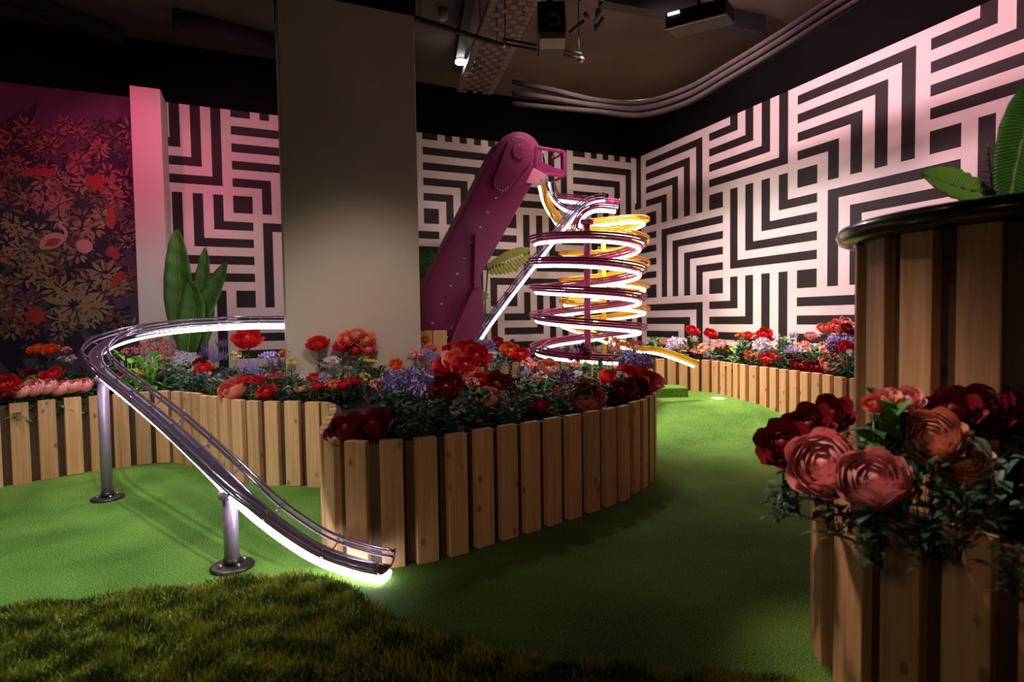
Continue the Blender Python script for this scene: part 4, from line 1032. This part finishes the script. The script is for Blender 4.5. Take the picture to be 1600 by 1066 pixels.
 (972, 610, 4.30, 'rose', 'petal_deep_red', .10, 'lower deep red rose of the group at the right end'),
 (996, 608, 4.45, 'rose', 'petal_deep_red', .09, 'second lower deep red rose of the group at the right end'),
 (1022, 596, 4.70, 'rose', 'petal_coral', .075, 'coral rose at the extreme right tip of the spearhead'),
 (711, 645, 3.4, 'cluster', 'petal_pale', .045, 'tiny cream blossoms in the dark leaves of the spearhead'),
 (880, 594, 4.4, 'globe', 'petal_plum', .085, 'blue-black thistle-like bloom left of the spiral mast'),
 # right wall bed
 (1083, 516, 8.4, 'rose', 'petal_red', .10, 'tall red rose, left one of two against the right maze wall'),
 (1111, 521, 8.3, 'rose', 'petal_red', .09, 'tall red rose, right one of two against the right maze wall'),
 (1034, 536, 8.4, 'cluster', 'petal_orange', .09, 'orange-red blossoms at the back behind the yellow run-out'),
 (1054, 538, 8.3, 'globe', 'petal_pale', .13, 'pale lilac aster behind the yellow run-out, left one'),
 (1067, 538, 8.2, 'globe', 'petal_pale', .11, 'pale lilac aster behind the yellow run-out, right one'),
 (1086, 551, 7.8, 'cluster', 'petal_peach', .09, 'peach blossoms at the end of the yellow run-out'),
 (1104, 546, 7.9, 'cluster', 'petal_peach', .13, 'peach-pink blossoms below the tall red roses'),
 (1126, 540, 8.0, 'cluster', 'petal_pink', .12, 'pink hydrangea right of the peach-pink blossoms'),
 (1136, 545, 7.9, 'cluster', 'petal_coral', .08, 'coral blossoms right of the pink hydrangea'),
 (1160, 528, 8.2, 'cluster', 'petal_orange', .11, 'orange blossoms above the lime green leaves by the right wall'),
 (1172, 524, 8.3, 'rose', 'petal_red', .09, 'red rose over the orange blossoms by the right wall'),
 (1197, 523, 8.1, 'rose', 'petal_red', .11, 'large red rose before the dark bands of the right wall'),
 (1185, 531, 8.0, 'cluster', 'petal_pink', .10, 'rose pink blossoms left of the large red rose by the right wall'),
 (1192, 541, 7.6, 'globe', 'petal_pale', .13, 'white-lilac hydrangea under the large red rose by the right wall'),
 (1173, 555, 7.2, 'rose', 'petal_orange', .075, 'small orange rose near the edge of the right wall bed'),
 (1202, 561, 6.95, 'rose', 'petal_red', .095, 'red rose on the planter edge, left one of the touching pair'),
 (1215, 557, 6.95, 'rose', 'petal_red', .085, 'red rose on the planter edge, right one of the touching pair'),
 (1216, 529, 8.0, 'cluster', 'petal_pale', .08, 'pale blossoms right of the large red rose by the right wall'),
 (1240, 526, 8.0, 'spike', 'petal_lavender', .09, 'slim lilac sprigs before the dark wall band'),
 (1237, 550, 7.3, 'spike', 'petal_lavender', .13, 'lilac bell-shaped blossoms in the middle of the right wall bed'),
 (1254, 541, 7.4, 'cluster', 'petal_peach', .11, 'peach lily blossoms, left group, right wall bed'),
 (1264, 545, 7.2, 'cluster', 'petal_pink', .09, 'pink lily blossoms beside the peach ones, right wall bed'),
 (1288, 546, 7.2, 'cluster', 'petal_peach', .11, 'dull peach blossoms left of the indigo bloom'),
 (1269, 524, 7.8, 'rose', 'petal_pink', .085, 'pink rose left of the raised coral cluster by the right wall'),
 (1292, 512, 7.7, 'rose', 'petal_coral', .10, 'left coral rose of the raised cluster before the wall'),
 (1309, 510, 7.7, 'rose', 'petal_coral', .10, 'middle coral rose of the raised cluster before the wall'),
 (1323, 503, 7.7, 'rose', 'petal_pink', .08, 'pink topmost rose of the raised cluster before the wall'),
 (1327, 514, 7.6, 'rose', 'petal_deep_red', .08, 'darker right rose of the raised cluster before the wall'),
 (1304, 534, 7.2, 'globe', 'petal_lavender', .09, 'indigo aster left of the tall drum planter'),
 (1303, 542, 7.1, 'globe', 'petal_plum', .09, 'dark indigo bloom below the lavender one'),
 (1328, 536, 7.1, 'cluster', 'petal_lavender', .10, 'lilac-pink blossoms beside the tall drum planter'),
 (1330, 550, 6.8, 'rose', 'petal_red', .12, 'big bright red rose beside the tall drum planter'),
 (1303, 571, 6.45, 'peony', 'petal_coral', .12, 'big coral peony hanging over the right wall bed edge'),
 (1253, 571, 6.6, 'rose', 'petal_deep_red', .10, 'left crimson rose lying along the right wall bed edge'),
 (1277, 574, 6.5, 'rose', 'petal_deep_red', .10, 'right crimson rose lying along the right wall bed edge'),
 # near corner planter
 (1222, 692, 1.98, 'rose', 'petal_deep_red', .072, 'large dark red rose at the left of the near corner planter'),
 (1262, 664, 2.08, 'rose', 'petal_deep_red', .070, 'dark red rose above and right of the leftmost near one'),
 (1300, 646, 2.15, 'rose', 'petal_deep_red', .065, 'dark red rose against the drum planter foot, near corner'),
 (1242, 714, 1.98, 'rose', 'petal_deep_red', .045, 'small dark red rose low beside the big pink peony'),
 (1287, 724, 1.76, 'peony', 'petal_pink', .092, 'big pink peony on the rim of the near corner planter'),
 (1365, 748, 1.60, 'peony', 'petal_pink', .080, 'second big pink peony, half shaded, on the near planter rim'),
 (1455, 682, 1.66, 'peony', 'petal_peach', .072, 'peach rose in the middle of the near corner planter'),
 (1510, 720, 1.62, 'rose', 'petal_peach', .050, 'small bent peach flower at the right of the near planter'),
 (1380, 622, 1.72, 'rose', 'petal_pink', .026, 'small hot pink bud above the near glossy leaves'),
 (1366, 630, 1.70, 'rose', 'petal_coral', .026, 'lower hot pink bud above the near glossy leaves'),
 (1390, 620, 1.72, 'rose', 'petal_peach', .024, 'peach bud between hot pink and pale pink buds'),
 (1420, 622, 1.74, 'rose', 'petal_pink', .034, 'flat pale pink blossom over the near glossy leaves'),
 (1487, 638, 1.74, 'rose', 'petal_deep_red', .060, 'left dark crimson rose before the tall drum planter'),
 (1530, 634, 1.74, 'rose', 'petal_deep_red', .068, 'middle dark crimson rose before the tall drum planter'),
 (1578, 636, 1.72, 'rose', 'petal_deep_red', .068, 'right dark crimson rose before the tall drum planter'),
]
EX = [740, 1000, 1050, 1095, 1130, 1167, 1198, 1230, 1285, 1339]; EY = [562, 562, 561, 562, 564.5, 570, 573, 577, 584, 591]
def bed_depth(px, py, w):
    """distance of a plant in the bed by the right wall: edge plants at the battens, high ones at the wall"""
    if px < 1030 or px > 1345 or w < 3: return w, 1.0
    ey = np.interp(px, EX, EY); wf = on_z(px, ey, .65) @ FH; d = ray(px, 510); ww = min(WX/d[0], WY/d[1])
    t = min(max((ey+12-py)/(ey+12-500), 0), 1); nw = wf+.12+t*(ww-wf-.42)
    return nw, nw/w
for px, py, w, kind, m_, size, label in FL:
    if 180 < px < 435 and w > 4.4: size *= 1.22
    w, ks = bed_depth(px, py, w); size = size*ks; w *= .975 if (w < 5 and py > 598 and w > 2.3) else 1
    if 436 < px < 660 and w > 4.4:      # keep clear of the column's front
        wc = min(w, YC/ray(px, py)[1]-size*1.35-.03); size *= wc/w; w = wc
    p = at(px, py, w); far = w > 6.3; size = size*(1.12 if w < 6.3 else 1.0)
    near_ = w < 2.3
    gr = 'leaf_dark' if (near_ or (py > 600 and 540 < px < 760)) else rg.choice(['leaf_mid', 'leaf_dark', 'leaf_blue'])
    root = flower(p, kind, m_, size, label, tilt=(rg.uniform(.8, 1.05) if near_ else rg.uniform(.45, .95)) if kind in ('rose', 'peony') else rg.uniform(.1, .4), green=gr, leaves=True, face=(rg.uniform(-.45, .25)-.3, -1, 0) if not near_ else (-1, -.55+rg.uniform(-.2, .2), 0))
# --- named leafy plants: (px, py of mid height, distance, leaf, size, label, leaf shape)
BU = [
 (203, 580, 5.15, 'leaf_lime', .32, 'bright lime green leafy plant inside the bend of the track', (.34, .17)),
 (234, 582, 5.2, 'leaf_lime', .30, 'bright green leafy plant right of the lime one', (.34, .17)),
 (216, 603, 5.08, 'leaf_lime', .13, 'small pale green sprig under the lime leaves', (.34, .2)),
 (277, 590, 5.3, 'leaf_blue', .29, 'blue-green eucalyptus-like bush right of the lime leaves', (.16, .12)),
 (300, 592, 5.15, 'leaf_blue', .26, 'second blue-green bush beside the small red rose', (.16, .12)),
 (330, 610, 4.95, 'leaf_olive', .15, 'mossy olive sprig hanging at the planter edge', (.36, .06)),
 (398, 608, 4.62, 'leaf_blue', .19, 'blue-green bush right of the coral rose', (.16, .12)),
 (560, 580, 4.95, 'leaf_blue', .22, 'round blue-green bush left of the yellow-green blossoms', (.16, .12)),
 (492, 608, 4.5, 'leaf_blue', .16, 'pale pointed leaves on the edge under the dusky red rose', (.36, .14)),
 (596, 590, 4.8, 'leaf_mid', .17, 'bright green leaves left of the small orange roses', (.3, .16)),
 (815, 610, 4.1, 'leaf_mid', .25, 'green leafy bush right of the peach roses', (.32, .17)),
 (842, 625, 3.9, 'leaf_mid', .20, 'bright tipped leaves on the spearhead edge left of the big coral rose', (.34, .17)),
 (783, 570, 4.7, 'leaf_blue', .22, 'minty blue-green bush right of the big red bouquet', (.15, .11)),
 (875, 612, 4.2, 'leaf_olive', .21, 'olive speckled bush left of the big coral rose', (.16, .08)),
 (937, 578, 4.9, 'leaf_mid', .14, 'small fresh green leaves right of the spiral mast', (.34, .2)),
 (1025, 540, 8.2, 'leaf_mid', .30, 'green bush behind the yellow run-out', (.26, .14)),
 (1084, 538, 8.0, 'leaf_olive', .26, 'pale olive sprig under the left tall red rose', (.26, .10)),
 (1152, 555, 7.3, 'leaf_lime', .28, 'bright lime green plant in the right wall bed', (.34, .14)),
 (1162, 545, 7.7, 'leaf_dark', .30, 'dark leaves under the orange blossoms by the right wall', (.28, .14)),
 (1130, 556, 7.5, 'leaf_dark', .28, 'dark green leaves under the pink hydrangea', (.28, .16)),
 (1112, 558, 7.5, 'leaf_blue', .24, 'round grey-green leaves on the edge of the right wall bed', (.24, .2)),
 (1192, 560, 7.2, 'leaf_blue', .26, 'grey-green bush under the white-lilac hydrangea', (.18, .14)),
 (1226, 540, 7.5, 'leaf_mid', .26, 'glossy green leaves right of the red pair by the wall', (.26, .16)),
 (1275, 558, 6.9, 'leaf_mid', .24, 'bright green leaves between the lily blossoms and the coral peony', (.32, .14)),
 (1330, 575, 6.4, 'leaf_dark', .28, 'dark curved leaves at the foot of the tall drum planter', (.34, .12)),
 (1400, 668, 1.72, 'leaf_mid', .17, 'glossy dark green leaves in the near corner planter', (.44, .36)),
 (1362, 665, 1.80, 'leaf_mid', .11, 'smaller glossy green leaves beside the pale edge petal', (.42, .26)),
 (1440, 750, 1.60, 'leaf_dark', .17, 'dark foliage right of the second pink peony', (.30, .14)),
 (1550, 745, 1.60, 'leaf_blue', .17, 'bluish serrated leaves at the right of the near planter', (.30, .15)),
 (1500, 800, 1.52, 'leaf_dark', .15, 'very dark foliage hanging at the near planter rim', (.30, .14)),
]
for px, py, w, g_, s_, lb, shp in BU:
    w, ks = bed_depth(px, py, w); s_ = s_*ks*1.1
    if 436 < px < 660 and w > 4.4: w = min(w, YC/ray(px, py)[1]-.2)
    p = at(px, py, w); near_ = w < 2.3; H = max(.5, min(2.2, (p[2]+s_*.4-.565)/s_)); bush(p, g_, s_, lb, H=H, shape=shp, n=60 if shp[1] > .12 else 90)
# --- undergrowth and small filler blooms, alike along each stretch of planter
def scatter(path, r0, r1, n, dist=None):
    P = resample([np.array([p[0], p[1], 0.0]) for p in path], .02); out = []
    for k in range(n):
        i = rg.randrange(1, len(P)-1); t = P[i+1]-P[i-1]; t /= np.linalg.norm(t)+1e-9; nn = np.array([-t[1], t[0], 0]); out.append(P[i]+nn*rg.uniform(r0, r1))
    return out
placed = []
def ok(p, d=.12):
    if p[0] > 5.78: return False
    if (XL-.08 < p[0] < XR+.08) and YC-.08 < p[1] < YC+.7: return False
    for q in placed:
        if (q[0]-p[0])**2+(q[1]-p[1])**2 < d*d: return False
    placed.append(p); return True
greens = ['leaf_dark', 'leaf_mid', 'leaf_blue', 'leaf_dark', 'leaf_olive']
def understory(path, r0, r1, n, where, hmax=1.0, d=.13, size=(.17, .24), gl=greens, shapes=((.34, .20), (.24, .17), (.36, .13))):
    for p in scatter(path, r0, r1, n):
        if not ok(p, d): continue
        g_ = rg.choice(gl); s_ = rg.uniform(*size); nm = {'leaf_dark': 'dark green', 'leaf_mid': 'mid green', 'leaf_blue': 'blue-green', 'leaf_olive': 'olive'}[g_]
        bush(p, g_, s_, '%s filler foliage under the flowers %s' % (nm, where), group='%s filler foliage %s' % (nm, where), H=rg.uniform(.8, 1.2)*hmax, shape=rg.choice(shapes), n=rg.choice([60, 70]))
seg = lambda a, b: spline(front, 10)[a*10:b*10]
understory(seg(1, 5), .10, 1.1, 150, 'at the left end of the long planter', gl=['leaf_dark', 'leaf_dark', 'leaf_mid'])
understory(seg(5, 11), .13, .95, 190, 'left of the column')
understory(seg(14, 20), .17, .75, 170, 'in the spearhead tip', gl=['leaf_dark', 'leaf_dark', 'leaf_blue'])
understory(seg(20, 28), .18, 1.0, 200, 'along the curved side of the spearhead')
understory(lead+p3+[p3all[len(lead)+len(p3)]], .10, .95, 240, 'in the right wall bed', d=.17, size=(.2, .28))
nearpath = [(1.80, .60), (1.77, .80), (1.755, 1.04), (1.765, 1.24), (1.81, 1.40), (1.95, 1.51)]
understory(spline(nearpath[:-1], 8), .13, .26, 30, 'in the near corner planter', d=.12, size=(.09, .11), gl=['leaf_dark'])
cols = [('cluster', 'petal_pink', 'pink'), ('globe', 'petal_lavender', 'lavender'), ('rose', 'petal_red', 'red'), ('cluster', 'petal_pale', 'pale lilac'), ('spike', 'petal_plum', 'plum'), ('cluster', 'petal_coral', 'coral'), ('rose', 'petal_deep_red', 'dark red')]
def fillers(path, r0, r1, n, where, size, h=(.12, .24), d=.15, choice=cols):
    for p in scatter(path, r0, r1, n):
        if not ok(p, d): continue
        kind, m_, nm = rg.choice(choice)
        q = np.array([p[0], p[1], .565+rg.uniform(*h)])
        flower(q, kind, m_, size*rg.uniform(.8, 1.2), 'small %s filler bloom %s' % (nm, where), group='small %s filler blooms %s' % (nm, where), tilt=rg.uniform(.1, .7), leaves=rg.random() < .5)
placed = []
fillers(seg(1, 5), .25, 1.1, 50, 'at the left end of the long planter', .055, choice=[cols[2], cols[6], cols[4], cols[5]])
fillers(seg(5, 11), .12, 1.0, 110, 'left of the column', .055, d=.13)
fillers(seg(20, 28), .2, 1.1, 80, 'along the curved side of the spearhead', .055)
fillers(lead+p3, .2, 1.1, 110, 'in the right wall bed', .07, d=.17)

# ------------------------------------------------------------------ big-leaved plants
ban = leaf_mat('banana_leaf', (0.10, 0.25, 0.04), (0.06, 0.16, 0.025), vein=14, rough=.4)
ban_l = leaf_mat('banana_leaf_light', (0.32, 0.56, 0.08), (0.20, 0.40, 0.05), vein=9, rough=.4)
def blade(P, W, normal, parent, name='leaf', mt=None, fold=.18, split=0):
    """big paddle leaf along a curved midrib"""
    Q = resample(spline(P, 8), .02); n = len(Q); V = []; uv = []; F = []; nm = np.array(normal, float)
    for i, c in enumerate(Q):
        t = i/(n-1); d = Q[min(i+1, n-1)]-Q[max(i-1, 0)]; d /= np.linalg.norm(d); s = np.cross(d, nm); s /= np.linalg.norm(s); u = np.cross(s, d)
        w = W*(math.sin(math.pi*min(.03+.97*t, 1))**.55)*(1-.15*t)
        for j in range(-3, 4): V.append(c+s*w*.5*j/3+u*(abs(j)/3)*w*fold+u*.004*math.sin(t*40+j)); uv.append((j/6+.5, t+abs(j)*.03))
    for i in range(n-1):
        for j in range(6): F.append((i*7+j, i*7+j+1, (i+1)*7+j+1, (i+1)*7+j))
    o = MB().add(V, F, 0, uv).build(name, mt or ban, parent)
    so = o.modifiers.new('solid', 'SOLIDIFY'); so.thickness = .003
    MB().tube([q-nm*0+np.array([0, 0, 0]) for q in Q], [max(.002, .008*(1-i/n)) for i in range(n)], 6).build('midrib', mat('midrib', (.28, .38, .12), .5), o)
    return o
w0 = 6.15; bp = at(297, 585, w0); bp[2] = .565; root = empty('banana_plant', bp, 'dark green paddle-leaved plant between the pale pillar and the maze wallpaper', 'plant'); r0 = np.array(bp)
def rel(px, py, w): return at(px, py, w)-r0
nv = -FH
for pts, W in (([(290, 545, w0), (283, 480, w0), (280, 420, w0+.05), (276, 358, w0+.1)], .32), ([(300, 545, w0), (308, 490, w0), (318, 430, w0+.1), (321, 386, w0+.15)], .20),
               ([(305, 550, w0), (312, 500, w0-.05), (335, 450, w0-.1), (354, 410, w0-.1)], .24), ([(292, 560, w0-.05), (297, 520, w0-.1), (303, 480, w0-.15), (296, 440, w0-.15)], .31),
               ([(300, 560, w0), (322, 530, w0), (330, 500, w0), (333, 470, w0)], .08)):
    blade([rel(*q) for q in pts], W, nv+np.array([.15, 0, .1]), root)
    MB().tube([np.array([0, 0, 0]), rel(*pts[0])], .016, 8).build('stalk', stem_m, root)
MB().tube([(0, 0, -.0), (0, 0, .10)], [.05, .03], 10).build('stem_base', stem_m, root)
# banana plant on the drum planter
bp = np.array([2.62, 1.12, 1.50]); root = empty('banana_plant', bp, 'fresh green banana plant on top of the tall drum planter', 'plant'); r0 = bp
blade([rel(1548, 300, 2.0), rel(1462, 268, 1.98), rel(1440, 262, 1.97)][0:1]+[rel(1515, 296, 1.98), rel(1475, 284, 1.96), rel(1441, 272, 1.95)], .15, -FH+np.array([-.1, 0, .45]), root, mt=ban_l, fold=.06)
blade([rel(1575, 330, 1.95), rel(1585, 270, 1.95), rel(1602, 200, 1.95), rel(1630, 118, 1.98)], .22, -FH+np.array([-.1, 0, .1]), root)
blade([rel(1640, 320, 2.05), rel(1680, 230, 2.1), rel(1740, 150, 2.15)], .2, -FH, root)
fr_ = MB()
for k in range(9):
    a = rel(1548, 305-9*k, 1.98); fr_.tube([a, a+RH*-.045+np.array([0, 0, .006*(k % 3)])], .0018, 4)
fr_.tube([rel(1552, 310, 1.98), rel(1543, 225, 1.98)], .003, 5)
fr_.build('dry_sprig', mat('dry_sprig', (.3, .25, .12), .7), root)
MB().tube([(0, 0, 0), (0, 0, .1)], [.06, .04], 10).build('stem_base', stem_m, root)
MB().tube([(0, 0, .02), rel(1548, 300, 2.0)], .012, 8).build('stalk', stem_m, root)
# fan palm frond beside the tower, on a slim stalk
bp = np.array(on_y(762, 548, 6.75)); bp[2] = terr(bp[0], bp[1]); root = empty('fan_palm', bp, 'slim palm with a yellow-green frond beside the magenta tower', 'plant'); r0 = bp
c = rel(762, 420, 7.35); MB().tube([np.array([0, 0, 0]), rel(758, 480, 7.3), c], .012, 8).build('stalk', stem_m, root)
fm = MB(); mid0, mid1 = rel(762, 420, 7.35), rel(822, 396, 7.3)
for k in range(13):
    t = k/12; b = mid0+(mid1-mid0)*t
    for sg in (-1, 1):
        d = (mid1-mid0)/np.linalg.norm(mid1-mid0)*.55+np.array([0, 0, 1.0])*sg*.9; leaf_on(fm, b, d, .16*math.sin(math.pi*(.15+.75*t))+.05, .055, .2*sg, 0, 4, -FH)
fm.build('frond', leaf_mat('palm_leaf', (.50, .55, .10), (.28, .34, .05)), root)
fm = MB()
for k in range(9): a = .3+k*.7; leaf_on(fm, rel(754, 462, 7.2), RH*math.cos(a)+np.array([0, 0, math.sin(a)]), .10, .035, .3, 0, 3, -FH)
fm.build('lower_leaf', MATS['palm_leaf'], root)
# shrub seen between column and tower
bp = np.array(on_y(668, 548, 7.5)); bp[2] = terr(bp[0], bp[1]); root = empty('shrub', bp, 'dark green shrub glimpsed between the column and the magenta tower', 'plant'); r0 = bp
fm = MB()
for k in range(70):
    a = rg.uniform(0, 6.28); b = rel(664, 425, 7.9)+np.array([rg.uniform(-.25, .15), rg.uniform(-.1, .1), rg.uniform(-.2, .2)]); leaf_on(fm, b, (math.cos(a), rg.uniform(-.5, .5), math.sin(a)), .2, .08, .3, 0, 3, -FH)
fm.build('leaves', g_mid, root); MB().tube([np.array([0, 0, 0]), rel(664, 425, 7.9)], .02, 8).build('stalk', stem_m, root)
